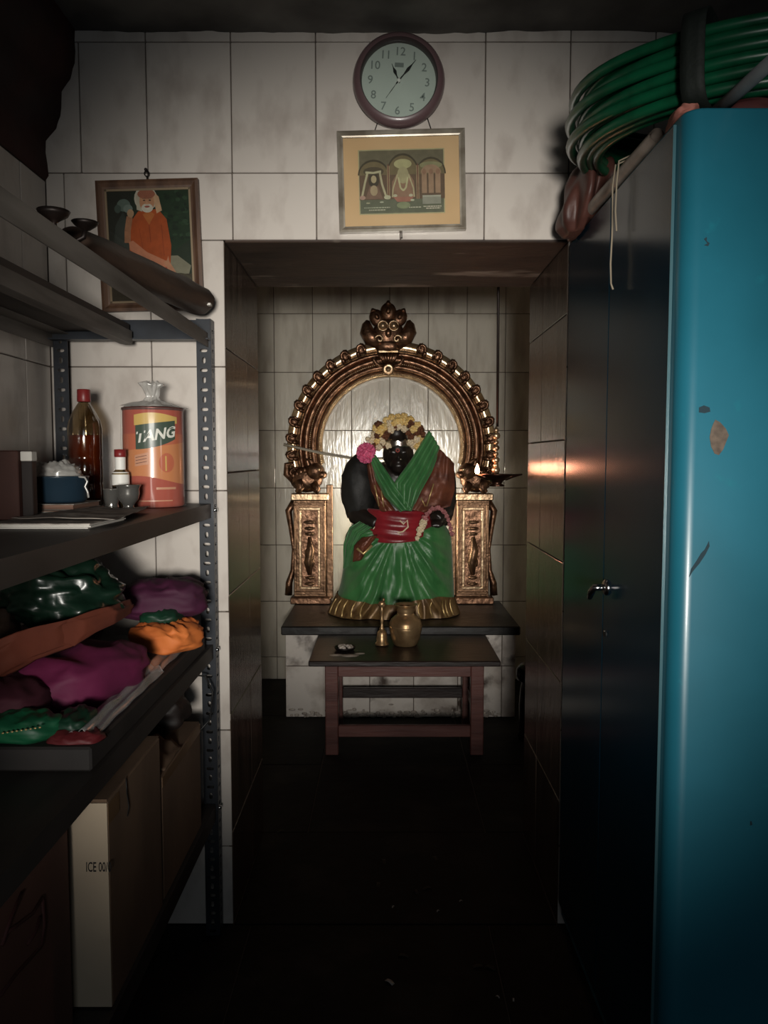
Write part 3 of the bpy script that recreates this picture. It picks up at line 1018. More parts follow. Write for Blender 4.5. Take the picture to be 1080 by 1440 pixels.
cloth('drape', 'sari_green', [(524, 742), (508, 752), (498, 770), (490, 795)], [(506, 733), (492, 742), (484, 765), (483, 800)], [4.46, 4.45, 4.45, 4.47], 3, .006, 12)
o = cloth('border_fold', 'pallu_brown', [(530, 752), (520, 766), (508, 786)], [(509, 757), (499, 768), (497, 790)], [4.40, 4.395, 4.41], 1, .003, 15)
b = MB(); b.tube([at(502, 771, 4.37), at(511, 779, 4.37), at(523, 767, 4.365)], .008, 6); b.build('gold_stripe', 'gold_thread', o)
for pts in ([(592, 700), (598, 712)], [(610, 680), (600, 712)], [(527, 682), (533, 712)], [(536, 690), (540, 714)]):
    b = MB(); b.tube([at(p[0], p[1], 4.435) for p in pts], .004, 6); b.build('gold_stripe', 'gold_thread', idol)
# jewels on the face
b = MB(); b.grid(lambda u, v: Vector((.085 + .083 * math.sin(-1.1 + 2.2 * u), 4.585 - .094 * math.cos(-1.1 + 2.2 * u), 1.535 + .042 * v + .004 * math.sin(u * 30))), 24, 4)
add_mod_solid(b.build('forehead_band', 'silver', idol), .006, 1)
b = MB(); b.lathe([(.006, 0), (.012, -.005), (.012, .004)], (.08, 4.497, 1.515), 14, 'Y'); b.build('forehead_mark', 'bindi_red', idol)
b = MB(); b.ball((.097, 4.478, 1.463), .007, 8, 6); b.build('nose_stud', 'silver', idol)

# flower garland round the head
gar = thing('flower_garland', 'cream flower garland arched over the head of the idol', 'garland', (.085, 4.52, 1.54))
def blossom_mesh(seed):
    b = MB()
    rs = random.Random(seed)
    b.ball((0, 0, 0), .014, 8, 6)
    for k in range(9):
        a = k * 2.4; t = .5 + 1.3 * (k / 9)
        d = Vector((math.sin(t) * math.cos(a), -math.cos(t) * .9, math.sin(t) * math.sin(a)))
        b.ball(d * .016, (.011, .009, .011), 6, 5)
    return b
blm = {}
def blossom(p, m, sc, parent, rs):
    q = rs.randrange(3)
    if (q, m) not in blm:
        o = blossom_mesh(q).build('blossom', m); blm[(q, m)] = o.data
    else:
        o = bpy.data.objects.new('blossom', blm[(q, m)]); COL.objects.link(o)
    o.parent = parent
    o.location = Vector(p) - parent.location
    o.rotation_euler = (rs.uniform(-.6, .6), rs.uniform(-3, 3), rs.uniform(-.6, .6))
    o.scale = (sc,) * 3
rs = random.Random(11)
for rr, n, yy in ((.088, 12, 4.535), (.122, 17, 4.525), (.150, 15, 4.55)):
    for k in range(n):
        a = R(-12 + (204) * k / (n - 1)) + rs.uniform(-.05, .05)
        pm = rs.random()
        if rr < .1:
            m = 'flower_brown' if pm < .45 else 'flower_white'
        else:
            m = 'flower_brown' if pm < .14 else 'flower_cream' if pm < .85 else 'flower_white'
        blossom((.083 + rr * math.cos(a) * 1.02 + rs.uniform(-.006, .006), yy + rs.uniform(-.01, .01), 1.565 + rr * math.sin(a) * .98 + rs.uniform(-.006, .006)), m, rs.uniform(.85, 1.15), gar, rs)
for px_, py_ in ((538, 622), (546, 627), (533, 629), (577, 622), (586, 618)):
    blossom(at(px_, py_, 4.51), 'flower_white', .9, gar, rs)
# pink flower
pk = at(515, 637, 4.49)
pink = thing('pink_flower', 'ruffled pink flower tucked beside the face of the idol', 'flower', pk)
b = MB()
rs = random.Random(5)
for k in range(70):
    t = math.acos(1 - 1.6 * (k + .5) / 70); a = k * 2.39996
    d = Vector((math.sin(t) * math.cos(a), -math.cos(t), math.sin(t) * math.sin(a)))
    rot = d.to_track_quat('Z', 'Y').to_matrix() @ Matrix.Rotation(rs.uniform(0, 6), 3, 'Z')
    b.ball(pk + Vector((d.x * .046, d.y * .04, d.z * .05)), (.016, .004, .014), 6, 5, rot)
b.build('petals', 'flower_pink', pink)
b = MB(); b.ball(pk, (.04, .034, .042), 10, 8); b.build('flower_core', 'flower_pink', pink)
bp = at(517, 617, 4.50)
o = MB().ball(bp, (.016, .014, .013), 10, 8).build('white_bud', 'flower_white')
tag(o, 'single white bud resting on top of the pink flower', 'flower')
# flower string on the hand
fs = thing('flower_string', 'short string of pinkish flowers hanging over the hand of the idol', 'garland', at(615, 730, 4.42))
path = [(587, 757), (591, 745), (596, 734), (600, 723), (608, 715), (617, 714), (625, 720), (631, 731), (634, 744), (637, 757)]
rs = random.Random(8)
for i in range(len(path) - 1):
    for t in (0, .5):
        x = path[i][0] * (1 - t) + path[i + 1][0] * t; y = path[i][1] * (1 - t) + path[i + 1][1] * t
        blossom(at(x, y, 4.412), 'flower_white' if i < 2 or rs.random() < .12 else 'flower_rose', .95 if i in (1, 2) else .62, fs, rs)

# tube lamp hidden behind the idol, with its lead
tl = thing('tube_lamp', 'slim lit tube lamp standing upright behind the idol', 'lamp', (.09, 4.885, PZ))
b = MB(); b.lathe([(.012, .0), (.012, .62)], (.09, 4.885, .80), 12); b.build('tube', 'tube_lit', tl)
for z0, z1 in ((.77, .80), (1.42, 1.45)):
    b = MB(); b.lathe([(.0001, z0), (.016, z0), (.016, z1), (.0001, z1)], (.09, 4.885, 0), 12); b.build('end_cap', 'white_plastic', tl)
b = MB(); b.lathe([(.0001, 0.0), (.05, 0), (.05, .015), (.012, .02), (.012, .25)], (.09, 4.885, PZ), 16); b.build('foot', 'white_plastic', tl)
b = MB(); b.tube([at(399, 625, 4.87), at(425, 631, 4.86), at(452, 637, 4.86), at(480, 642, 4.85), at(505, 646, 4.84), (.05, 4.87, 1.47), (.09, 4.885, 1.452)], .009, 6)
tag(b.build('lamp_lead', 'cable_pale'), 'thin pale cable stretched from the brass arch to behind the idol', 'cable')

# ------------------------------------------------------------------ table before the altar, with its vessels
TZ = 0.49
tb = thing('offering_table', 'low dark wooden table with maroon legs standing before the altar', 'table', (.11, 3.93, 0))
b = MB(); b.cbox(-.366, .566, 3.655, 4.205, TZ - .028, TZ, .005); b.build('table_top', 'wood_black', tb)
for x in (-.29, .428):
    for y in (3.71, 4.10):
        b = MB(); b.cbox(x, x + .064, y, y + .06, 0.001, TZ - .028, .004); b.build('leg', 'wood_maroon', tb)
for y in (3.716, 4.128):
    b = MB(); b.cbox(-.226, .428, y, y + .024, .395, TZ - .028, .003); b.build('apron', 'wood_maroon', tb)
for x in (-.27, .45):
    b = MB(); b.cbox(x, x + .024, 3.77, 4.10, .395, TZ - .028, .003); b.build('apron', 'wood_maroon', tb)
    b = MB(); b.cbox(x, x + .024, 3.77, 4.10, .18, .23, .003); b.build('stretcher', 'wood_maroon', tb)
b = MB(); b.cbox(-.226, .428, 3.72, 3.745, .09, .148, .003); b.build('stretcher', 'wood_maroon', tb)
b = MB(); b.cbox(-.226, .428, 4.12, 4.145, .16, .215, .003); b.build('stretcher', 'wood_black', tb)
pot = thing('brass_pot', 'round-bellied brass water pot on the low table beside the hand bell', 'pot', (.113, 3.98, TZ))
b = MB(); b.lathe([(.0001, .001), (.056, .001), (.062, .006), (.076, .04), (.086, .085), (.087, .105), (.0855, .108), (.086, .112), (.078, .135), (.058, .155), (.046, .163), (.044, .175), (.047, .182), (.045, .19), (.05, .205), (.06, .213), (.062, .217), (.056, .217), (.042, .2), (.04, .17), (.0001, .165)], (.113, 3.98, TZ), 36)
b.build('vessel', 'brass_vessel', pot)
b = MB(); b.lathe([(.0885, .1), (.0895, .104), (.0885, .108)], (.113, 3.98, TZ), 36); b.build('girdle', 'brass_vessel', pot)
bell = thing('hand_bell', 'small brass hand bell with long turned handle on the low table', 'bell', (-.011, 3.97, TZ))
b = MB(); b.lathe([(.0001, .004), (.032, .003), (.037, .006), (.036, .012), (.03, .02), (.027, .05), (.025, .068), (.018, .08), (.0001, .085)], (-.011, 3.97, TZ), 28); b.build('bell_cup', 'brass_vessel', bell)
b = MB(); b.lathe([(.01, .08), (.014, .09), (.009, .098), (.007, .12), (.010, .135), (.007, .145), (.008, .175), (.012, .185), (.008, .195), (.008, .205)], (-.011, 3.97, TZ), 16); b.build('handle', 'brass_vessel', bell)
b = MB(); b.ball((-.011, 3.97, TZ + .218), (.02, .012, .018), 12, 8); b.ball((-.002, 3.962, TZ + .243), (.008, .008, .011), 8, 6); b.build('finial', 'brass_vessel', bell)
dish = thing('ash_dish', 'small dark dish heaped with pale ash on the table corner', 'dish', (-.20, 3.87, TZ))
b = MB(); b.lathe([(.0001, .001), (.04, .001), (.05, .008), (.056, .018), (.053, .018), (.045, .01), (.0001, .007)], (-.20, 3.87, TZ), 22); b.build('dish_body', 'iron_lamp', dish)
b = MB()
rs = random.Random(2)
for k in range(26):
    a = rs.uniform(0, 6.28); r = .034 * math.sqrt(rs.random())
    b.ball((-.20 + r * math.cos(a), 3.87 + r * math.sin(a), TZ + .014 + .022 * (1 - r / .04) * rs.random()), (.012, .01, .008), 6, 5)
o = b.build('ash_heap', 'ash', dish); o['kind'] = 'stuff'
for k, (x, y, s_, m) in enumerate(((-.235, 3.77, .022, 'ash'), (-.17, 3.76, .03, 'ash'), (-.12, 3.80, .018, 'ash'))):
    b = MB()
    b.grid(lambda u, v: Vector((x + s_ * 1.6 * v * math.cos(2 * PI * u) * (1 + .35 * nz((math.cos(2 * PI * u) * 1.5, math.sin(2 * PI * u) * 1.5, k * 3))), y + s_ * v * math.sin(2 * PI * u), TZ + .0005 + .004 * (1 - v))), 18, 4, wrap=True)
    tag(b.build('ash_spill', m), 'thin pale smear of spilt ash on the table top', 'ash', 'ash smears on the low table')

# ------------------------------------------------------------------ hanging oil lamp
LX, LY = 0.470, 3.20
hl = thing('hanging_oil_lamp', 'bronze hanging oil lamp with one burning wick on a long rod', 'oil lamp', (LX, LY, 1.38))
b = MB(); b.tube([(LX - .004, LY, SZ - .001), (LX, LY, 1.60)], .0055, 8); b.build('rod', 'iron_lamp', hl)
b = MB()
for z, r in ((1.585, .012), (1.562, .018), (1.535, .012), (1.512, .015), (1.487, .011), (1.462, .016), (1.44, .012), (1.42, .018)):
    b.ball((LX - .005, LY, z), (r, r, r * .9), 10, 7)
b.tube([(LX - .005, LY, 1.6), (LX - .005, LY, 1.40)], .005, 6)
b.build('stem', 'brass_pale', hl)
b = MB(); b.lathe([(.0001, .0), (.03, .0), (.034, .004), (.02, .012), (.026, .022), (.05, .034), (.064, .048), (.066, .052), (.06, .05), (.04, .04), (.0001, .036)], (LX, LY, 1.352), 26)
bowl = b.build('lamp_bowl', 'bronze_lamp', hl)
for sg, ln in ((-1, .09), (1, .105)):
    b = MB()
    b.tube([(LX + sg * .035, LY, 1.388), (LX + sg * .065, LY, 1.395), (LX + sg * ln, LY, 1.402)], [.026, .017, .006], 10, flat=.5)
    b.build('spout', 'bronze_lamp', hl)
fx = LX - .082
b = MB(); b.lathe([(.0001, 0), (.007, .004), (.0105, .012), (.009, .022), (.005, .034), (.0001, .046)], (fx, LY, 1.402), 14); b.build('flame', 'flame', hl)
fl = bpy.data.lights.new('flame_light', 'POINT'); fl.energy = 1.3; fl.color = (1.0, .40, .24); fl.shadow_soft_size = .014
fo = bpy.data.objects.new('flame_light', fl); COL.objects.link(fo); fo.location = (fx, LY - .012, 1.432)

# dark vessel behind the right cheek
vs_ = thing('dark_urn', 'dark metal urn with flared lid standing on the shrine floor', 'urn', (.77, 3.95, 0))
b = MB(); b.lathe([(.0001, .001), (.06, .001), (.066, .01), (.058, .03), (.062, .18), (.055, .27), (.048, .30)], (.77, 3.95, 0), 28); b.build('body', 'dark_pot', vs_)
b = MB(); b.lathe([(.048, .30), (.074, .315), (.08, .34), (.075, .37), (.055, .395), (.02, .405), (.0001, .41)], (.77, 3.95, 0), 28); b.build('lid', 'dark_pot', vs_)

# ------------------------------------------------------------------ wall clock
def rotated(root, ry=0, rx=0, rz=0):
    root.rotation_euler = (rx, ry, rz)
ck = thing('wall_clock', 'round mauve-rimmed wall clock with pale green dial on the tiled wall', 'clock', (.043, D - .001, 2.562))
c0 = Vector((.043, D - .001, 2.562))
b = MB(); b.lathe([(.118, -.001), (.131, -.006), (.134, -.018), (.130, -.032), (.121, -.041), (.1125, -.042)], c0, 64, 'Y'); b.build('rim', 'clock_rim', ck)
b = MB(); b.lathe([(.1125, -.042), (.109, -.036), (.1075, -.024), (.1075, -.012)], c0, 64, 'Y'); b.build('inner_rim', 'clock_rim_dark', ck)
b = MB(); b.lathe([(.0001, -.014), (.109, -.014)], c0, 64, 'Y'); dial = b.build('dial', 'clock_dial', ck)
for n in range(1, 13):
    a = R(90 - 30 * n)
    v, f = text_mesh(str(n), .033, .0003)
    px_, pz_ = c0.x + .083 * math.cos(a), c0.z + .083 * math.sin(a)
    b = MB(); b.add([(px_ + x, c0.y - .0148, pz_ + y) for x, y in v], f)
    b.build('numeral', 'numeral_grey', dial)
b = MB(); b.box(c0.x - .014, c0.x + .012, c0.y - .0150, c0.y - .0142, c0.z + .040, c0.z + .052); b.build('maker_mark', 'numeral_grey', dial)
def hand(name, ang, L, tail, w, y):
    a = R(90 - ang)
    d = Vector((math.cos(a), 0, math.sin(a))); p = Vector((-d.z, 0, d.x))
    o2 = [(-tail, w * .35), (L * .3, w * .3), (L * .55, w), (L * .78, w * .25), (L, .0004)]
    pts = [c0 + d * t + p * s_ + Vector((0, y, 0)) for t, s_ in o2] + [c0 + d * t - p * s_ + Vector((0, y, 0)) for t, s_ in reversed(o2)]
    n = len(pts)
    b = MB(); b.add(pts + [q + Vector((0, -.0008, 0)) for q in pts], [tuple(range(n)), tuple(range(n, 2 * n))] + [(i, (i + 1) % n, n + (i + 1) % n, n + i) for i in range(n)])
    b.build(name, 'ink_black', ck)
hand('hour_hand', 334, .052, .006, .0048, -.018)
hand('minute_hand', 38, .076, .012, .0046, -.0205)
hand('second_hand', 214, .062, .014, .0007, -.023)
b = MB(); b.lathe([(.0001, -.026), (.0045, -.026), (.0048, -.015)], c0, 16, 'Y'); b.build('hub', 'label_white', ck)
b = MB(); b.lathe([(.0001, -.031), (.05, -.0305), (.112, -.029)], c0, 48, 'Y'); b.build('glass', 'glass', ck)
rotated(ck, ry=R(2.8), rx=R(0))

# ------------------------------------------------------------------ framed prints
def frame_parts(root, w, h, bw, th, m, m2, lip):
    """mitred frame standing off the wall; root sits at its centre on the wall"""
    c = root.location
    prof = [(0, 0), (0, -th), (bw * .35, -th * 1.15), (bw * .75, -th * .8), (bw, -th * .75), (bw, -.004)]
    for s_ in range(4):
        b = MB()
        L = w / 2 if s_ % 2 == 0 else h / 2
        H = h / 2 if s_ % 2 == 0 else w / 2
        vv = []
        for e in (-1, 1):
            for i, d in prof:
                x, z = e * (L - i), H - i
                for _ in range(s_):
                    x, z = z, -x
                vv.append(c + Vector((x, d, z)))
        n = len(prof)
        b.add(vv, [(i, i + 1, n + i + 1, n + i) for i in range(n - 1)] + [tuple(range(n)), tuple(range(n, 2 * n))])
        b.build('frame_rail', m, root)
    if lip:
        b = MB()
        w2, h2 = w / 2 - bw, h / 2 - bw
        for x0, x1, z0, z1 in ((-w2, w2, h2 - lip, h2), (-w2, w2, -h2, -h2 + lip), (-w2, -w2 + lip, -h2, h2), (w2 - lip, w2, -h2, h2)):
            b.box(c.x + x0, c.x + x1, c.y - th * .7, c.y - .003, c.z + z0, c.z + z1)
        b.build('slip', m2, root)
class Pr:
    def __init__(s, root, y):
        s.c = root.location; s.y = y; s.k = 0; s.b = MB(); s.root = root
    def poly(s, pts, col):
        s.k += 1
        s.b.add([(s.c.x + x, s.c.y + s.y - s.k * .00006, s.c.z + z) for x, z in pts], [tuple(range(len(pts)))], False, col)
    def rect(s, x0, x1, z0, z1, col): s.poly([(x0, z0), (x1, z0), (x1, z1), (x0, z1)], col)
    def ell(s, x, z, rx, rz, col, n=18, a0=0, a1=2 * PI):
        s.poly([(x + rx * math.cos(a0 + (a1 - a0) * i / n), z + rz * math.sin(a0 + (a1 - a0) * i / n)) for i in range(n + (0 if a1 - a0 > 6.2 else 1))], col)
    def line(s, pts, w, col):
        for (x0, z0), (x1, z1) in zip(pts[:-1], pts[1:]):
            d = Vector((x1 - x0, z1 - z0)); l = d.length or 1; nx, nz_ = -d.y / l * w / 2, d.x / l * w / 2
            s.poly([(x0 + nx, z0 + nz_), (x1 + nx, z1 + nz_), (x1 - nx, z1 - nz_), (x0 - nx, z0 - nz_)], col)
    def soften(s, to, k): s.b.c = [tuple(a * (1 - k) + t * k for a, t in zip(c, to)) for c in s.b.c]
    def done(s, name): return s.b.build(name, 'print', s.root, recalc=False)

pic = thing('framed_print', 'silver-framed gold-matted print of three shrine figures under the clock', 'picture', (.052, D - .002, 2.279))
frame_parts(pic, .372, .286, .017, .02, 'silver_frame', 'silver_frame', 0)
b = MB(); c = pic.location; b.box(c.x - .17, c.x + .17, c.y - .008, c.y - .002, c.z - .127, c.z + .127); b.build('mat_board', 'gold_mat', pic)
P = Pr(pic, -.0085)
W, H = .126, .092
P.rect(-W, W, -H, H, (206, 192, 150))
W, H = .123, .089
P.rect(-W, W, -H, H, (112, 100, 82))
P.rect(-W, W, -H, -.045, (98, 100, 84))
for cx_, top, ww in ((-.082, .062, .042), (0.004, .078, .044), (.086, .066, .040)):
    P.ell(cx_, .02, ww + .004, top - .018, (58, 46, 34), 20, 0, PI)
    P.ell(cx_, .02, ww, top - .024, (126, 104, 74), 20, 0, PI)
    P.rect(cx_ - ww, cx_ + ww, -.05, .02, (104, 72, 58))
for x in (-.039, .047):
    P.rect(x - .004, x + .004, -.05, .045, (186, 150, 118)); P.rect(x - .0015, x + .0015, -.05, .05, (120, 60, 50))
P.ell(.004, .050, .026, .014, (214, 200, 150)); P.ell(-.082, .03, .03, .013, (74, 58, 44)); P.ell(.086, .045, .034, .010, (160, 150, 112))
# left figure
P.ell(-.082, .005, .016, .020, (54, 40, 32)); P.ell(-.082, .008, .008, .011, (216, 186, 150))
P.poly([(-.108, -.048), (-.094, -.012), (-.07, -.012), (-.056, -.048)], (140, 96, 84)); P.ell(-.082, -.024, .011, .015, (206, 172, 140))
P.line([(-.106, .028), (-.082, .026), (-.06, .030)], .006, (226, 210, 176))
P.line([(-.100, .026), (-.108, -.002), (-.118, -.044)], .006, (222, 204, 170)); P.line([(-.064, .028), (-.058, -.006), (-.046, -.044)], .006, (222, 204, 170))
P.ell(-.043, -.044, .010, .006, (232, 220, 190)); P.ell(-.116, -.044, .009, .006, (214, 160, 150))
# middle figure
P.poly([(-.03, -.045), (-.028, .0), (-.014, .022), (.022, .022), (.036, .0), (.038, -.045)], (170, 120, 100))
P.ell(.004, .018, .017, .024, (198, 180, 140)); P.line([(-.01, .012), (-.004, -.018), (.004, -.026), (.012, -.018), (.018, .012)], .005, (230, 216, 170))
P.line([(-.012, .02), (-.026, -.02), (-.028, -.044)], .004, (220, 200, 160)); P.line([(.02, .02), (.034, -.02), (.036, -.044)], .004, (220, 200, 160))
P.poly([(-.026, -.044), (.034, -.044), (.024, -.058), (-.014, -.058)], (188, 110, 96)); P.ell(-.02, -.04, .006, .004, (230, 216, 190)); P.ell(.026, -.04, .006, .004, (230, 216, 190))
# right figures
P.ell(.086, .022, .030, .024, (186, 140, 116), 20, 0, PI)
for x in (.066, .086, .106): P.rect(x - .0075, x + .0075, -.035, .024, (190, 142, 118)); P.ell(x, .026, .006, .008, (170, 116, 96))
P.rect(.060, .114, -.066, -.042, (170, 164, 156)); P.rect(.060, .114, -.046, -.041, (206, 198, 188))
P.ell(.004, -.068, .02, .01, (150, 156, 120)); P.ell(-.06, -.058, .006, .002, (214, 210, 190)); P.ell(-.1, -.06, .006, .002, (200, 190, 160)); P.ell(.03, -.054, .006, .003, (226, 220, 196))
rs = random.Random(4)
for x0, x1, z in ((-.112, -.036, -.0735), (-.098, -.05, -.0805), (.02, .056, -.075), (.062, .116, -.0735), (.07, .112, -.079)):
    x = x0
    while x < x1:
        w = rs.uniform(.003, .008); P.rect(x, min(x + w, x1), z - .0014, z + .0014, (206, 204, 182)); x += w + .0016
P.soften((138, 118, 98), .3)
P.done('print_sheet')
b = MB(); b.box(c.x - .17, c.x + .17, c.y - .0135, c.y - .0125, c.z - .127, c.z + .127); b.build('glass', 'glass', pic)
rotated(pic, ry=R(-1.4), rx=R(1.2))
pic.location.y -= .004
for sg in (-1, 1):
    b = MB(); b.tube([at(567 + sg * 40, 184, D - .006), at(567 + sg * 33, 163, D - .004), at(562 + sg * 6, 80, D - .003)], .0016, 6)
    b.build('hanging_wire', 'wire_dark', None)
ws = [o for o in COL.objects if o.name.startswith('hanging_wire')]
for o in ws:
    tag(o, 'thin dark hanging wire running from the silver frame up behind the clock', 'wire', 'hanging wires of the silver-framed print')

por = thing('framed_portrait', 'brown-framed portrait of a seated person in orange robe above the shelf', 'picture', (-.689, D - .002, 2.094))
frame_parts(por, .300, .376, .024, .018, 'frame_wood', 'frame_lip', .006)
c = por.location
b = MB(); b.box(c.x - .132, c.x + .132, c.y - .007, c.y - .002, c.z - .17, c.z + .17); b.build('backing', 'frame_wood', por)
P = Pr(por, -.0075)
w, h = .124, .162
P.rect(-w, w, -h, h, (34, 46, 34))
P.poly([(-w, -.03), (-w, h), (-.05, h), (-.055, .02), (-.1, -.05)], (40, 40, 36))
P.poly([(.03, h), (w, h), (w, .02), (.06, -.02), (.035, .06)], (30, 52, 34))
for k in range(46):
    P.ell(rs.uniform(.04, .118), rs.uniform(.02, .155), rs.uniform(.004, .01), rs.uniform(.003, .007), rs.choice(((36, 62, 40), (24, 40, 28), (48, 74, 52))), 7)
P.poly([(-.11, -.03), (-.10, .06), (-.075, .10), (-.06, .06), (-.055, -.03)], (58, 62, 60))
P.ell(-.072, .118, .02, .018, (110, 124, 120)); P.ell(-.060, .108, .014, .012, (134, 146, 142)); P.ell(-.09, .108, .010, .012, (76, 90, 86))
P.ell(-.08, -.035, .05, .03, (70, 70, 64))
P.poly([(-.10, -.06), (-.07, -.035), (0, -.03), (.08, -.03), (.118, -.06), (.11, -.085), (-.08, -.085)], (160, 148, 130))
P.rect(-w, w, -h, -.083, (66, 52, 40)); P.ell(.08, -.105, .04, .025, (82, 70, 56))
# robe
P.poly([(-.05, .075), (-.062, .03), (-.06, -.08), (-.03, -.095), (.03, -.095), (.056, -.07), (.062, .0), (.052, .075), (.028, .105), (-.03, .1)], (208, 84, 34))
P.poly([(-.058, -.03), (-.06, -.088), (-.02, -.1), (.03, -.098), (.05, -.06), (.0, -.045)], (194, 62, 46))
P.poly([(-.018, .09), (.0, .06), (.018, .09), (.002, .1)], (226, 120, 60))
P.line([(0, .06), (.002, .01)], .002, (170, 60, 26)); P.line([(-.03, .05), (-.02, -.02)], .002, (182, 68, 28)); P.line([(.036, .06), (.04, -.03)], .002, (176, 64, 28))
# raised hand and forearm, crossed leg
P.line([(-.056, .085), (-.064, .045), (-.066, .01)], .018, (198, 128, 96)); P.ell(-.053, .094, .010, .012, (222, 170, 136))
P.poly([(-.062, .012), (-.05, .016), (-.01, -.018), (.046, -.045), (.052, -.03), (.056, -.058), (.04, -.064), (-.02, -.042), (-.06, -.01)], (214, 132, 98))
P.line([(.044, -.045), (.062, -.075), (.070, -.096)], .016, (206, 140, 106)); P.ell(.068, -.10, .010, .008, (214, 156, 124))
# head, white hair and beard
P.ell(-.006, .135, .034, .036, (216, 206, 190)); P.poly([(.012, .158), (.032, .14), (.04, .1), (.024, .092)], (226, 178, 140))
P.poly([(-.034, .15), (-.034, .104), (-.018, .098), (-.02, .15)], (204, 192, 172))
P.ell(-.003, .126, .022, .03, (214, 150, 112)); P.ell(-.004, .148, .026, .014, (176, 102, 78))
P.ell(-.003, .108, .017, .013, (232, 222, 208)); P.ell(-.003, .112, .008, .003, (176, 84, 70))
for x in (-.011, .006): P.ell(x, .130, .0036, .0018, (52, 34, 28)); P.line([(x - .005, .135), (x + .005, .136)], .0016, (120, 90, 76))
P.poly([(-.004, .13), (-.008, .118), (.003, .118)], (228, 168, 132))
P.soften((84, 66, 56), .22)
P.done('print_sheet')
b = MB(); b.box(c.x - .126, c.x + .126, c.y - .0125, c.y - .0115, c.z - .164, c.z + .164); b.build('glass', 'glass', por)
rotated(por, ry=R(-1.6), rx=R(.8))
por.location.y -= .004
ring = thing('hanging_nail', 'rusty nail and ring holding up the portrait in the brown frame', 'nail', at(208, 245, D - .003))
n0 = ring.location
b = MB(); b.tube([n0 + Vector((0, .002, .004)), n0 + Vector((0, -.02, .006))], .0028, 8); b.ball(n0 + Vector((0, -.02, .006)), .005, 8, 6); b.build('nail', 'wire_dark', ring)
b = MB(); b.tube([n0 + Vector((.007 * math.cos(k * .524), -.012, -.002 + .008 * math.sin(k * .524))) for k in range(12)], .0016, 6, closed=True); b.tube([n0 + Vector((0, -.012, -.010)), n0 + Vector((0, -.008, -.022))], .0018, 6); b.build('ring', 'wire_dark', ring)
n1 = at(565, 330, D - .001)
b = MB(); b.tube([n1 + Vector((0, 0, .012)), n1 + Vector((.0005, -.001, -.010))], .0014, 6); b.ball(n1 + Vector((0, -.003, -.010)), .0025, 8, 6)
tag(b.build('wire_stub', 'wire_dark'), 'short stub of wire below the silver-framed print', 'wire')

# ------------------------------------------------------------------ slotted-angle shelving rack along the left wall
RX0, RX1, RY0, RY1 = -0.968, -0.512, 0.45, 2.268
S1, S2, S3, S4 = 1.832, 1.335, 0.912, 0.42
rack = thing('shelving_rack', 'slotted-angle steel shelving rack with four levels against the tiled wall', 'shelf', ((RX0 + RX1) / 2, (RY0 + RY1) / 2, 0))
def slotted(b, p0, ux, uz, w, H, off=0.0):
    """perforated strip: width along ux, height along uz, real slots cut through"""
    ux = Vector(ux); uz = Vector(uz); p0 = Vector(p0)
    pitch = .0285
    n = int(H / pitch)
    for k in range(n):
        z0, z1 = k * pitch, (k + 1) * pitch if k < n - 1 else H
        zc = (k + .5) * pitch
        hx, hz = (.0108, .005) if k % 2 == 0 else (.005, .009)
        outer = []
        inner = []
        for q in range(12):
            a = 2 * PI * q / 12 + PI / 12
            inner.append((w / 2 + off + hx * math.copysign(abs(math.cos(a)) ** .7, math.cos(a)), zc + hz * math.copysign(abs(math.sin(a)) ** .7, math.sin(a))))
            ca, sa = math.cos(a), math.sin(a)
            m = max(abs(ca), abs(sa))
            outer.append((w / 2 + ca / m * w / 2, (z0 + z1) / 2 + sa / m * (z1 - z0) / 2))
        pts = [p0 + ux * x + uz * z for x, z in outer + inner]
        b.add(pts, [(q, (q + 1) % 12, 12 + (q + 1) % 12, 12 + q) for q in range(12)])
        # close the square corners
        cs = [(w, z1), (0, z1), (0, z0), (w, z0)]
        for ci, q in enumerate((1, 4, 7, 10)):
            pass
        cor = [p0 + ux * x + uz * z for x, z in cs]
        for ci, q in ((0, 1), (1, 4), (2, 7), (3, 10)):
            qa, qb = (q - 1) % 12, q
            # nearest pair straddling the corner
            b.add([pts[qa], pts[qb], cor[ci]], [(0, 1, 2)])
            b.add([pts[qb], pts[(q + 1) % 12], cor[ci]], [(0, 1, 2)])
for yk, (y, sy) in enumerate(((2.2715, 1), (RY0 - .003, -1))):
    for x, sx in ((-.548, 1), (-.924, -1)):
        b = MB()
        xo = x + sx * .042
        slotted(b, (min(x, xo), y, .002), (1, 0, 0), (0, 0, 1), .042, 1.872)
        slotted(b, (xo, min(y, y + sy * .042), .002), (0, 1, 0), (0, 0, 1), .042, 1.872)
        o = add_mod_solid(b.build('upright', 'steel_paint', rack), .0022, 0)
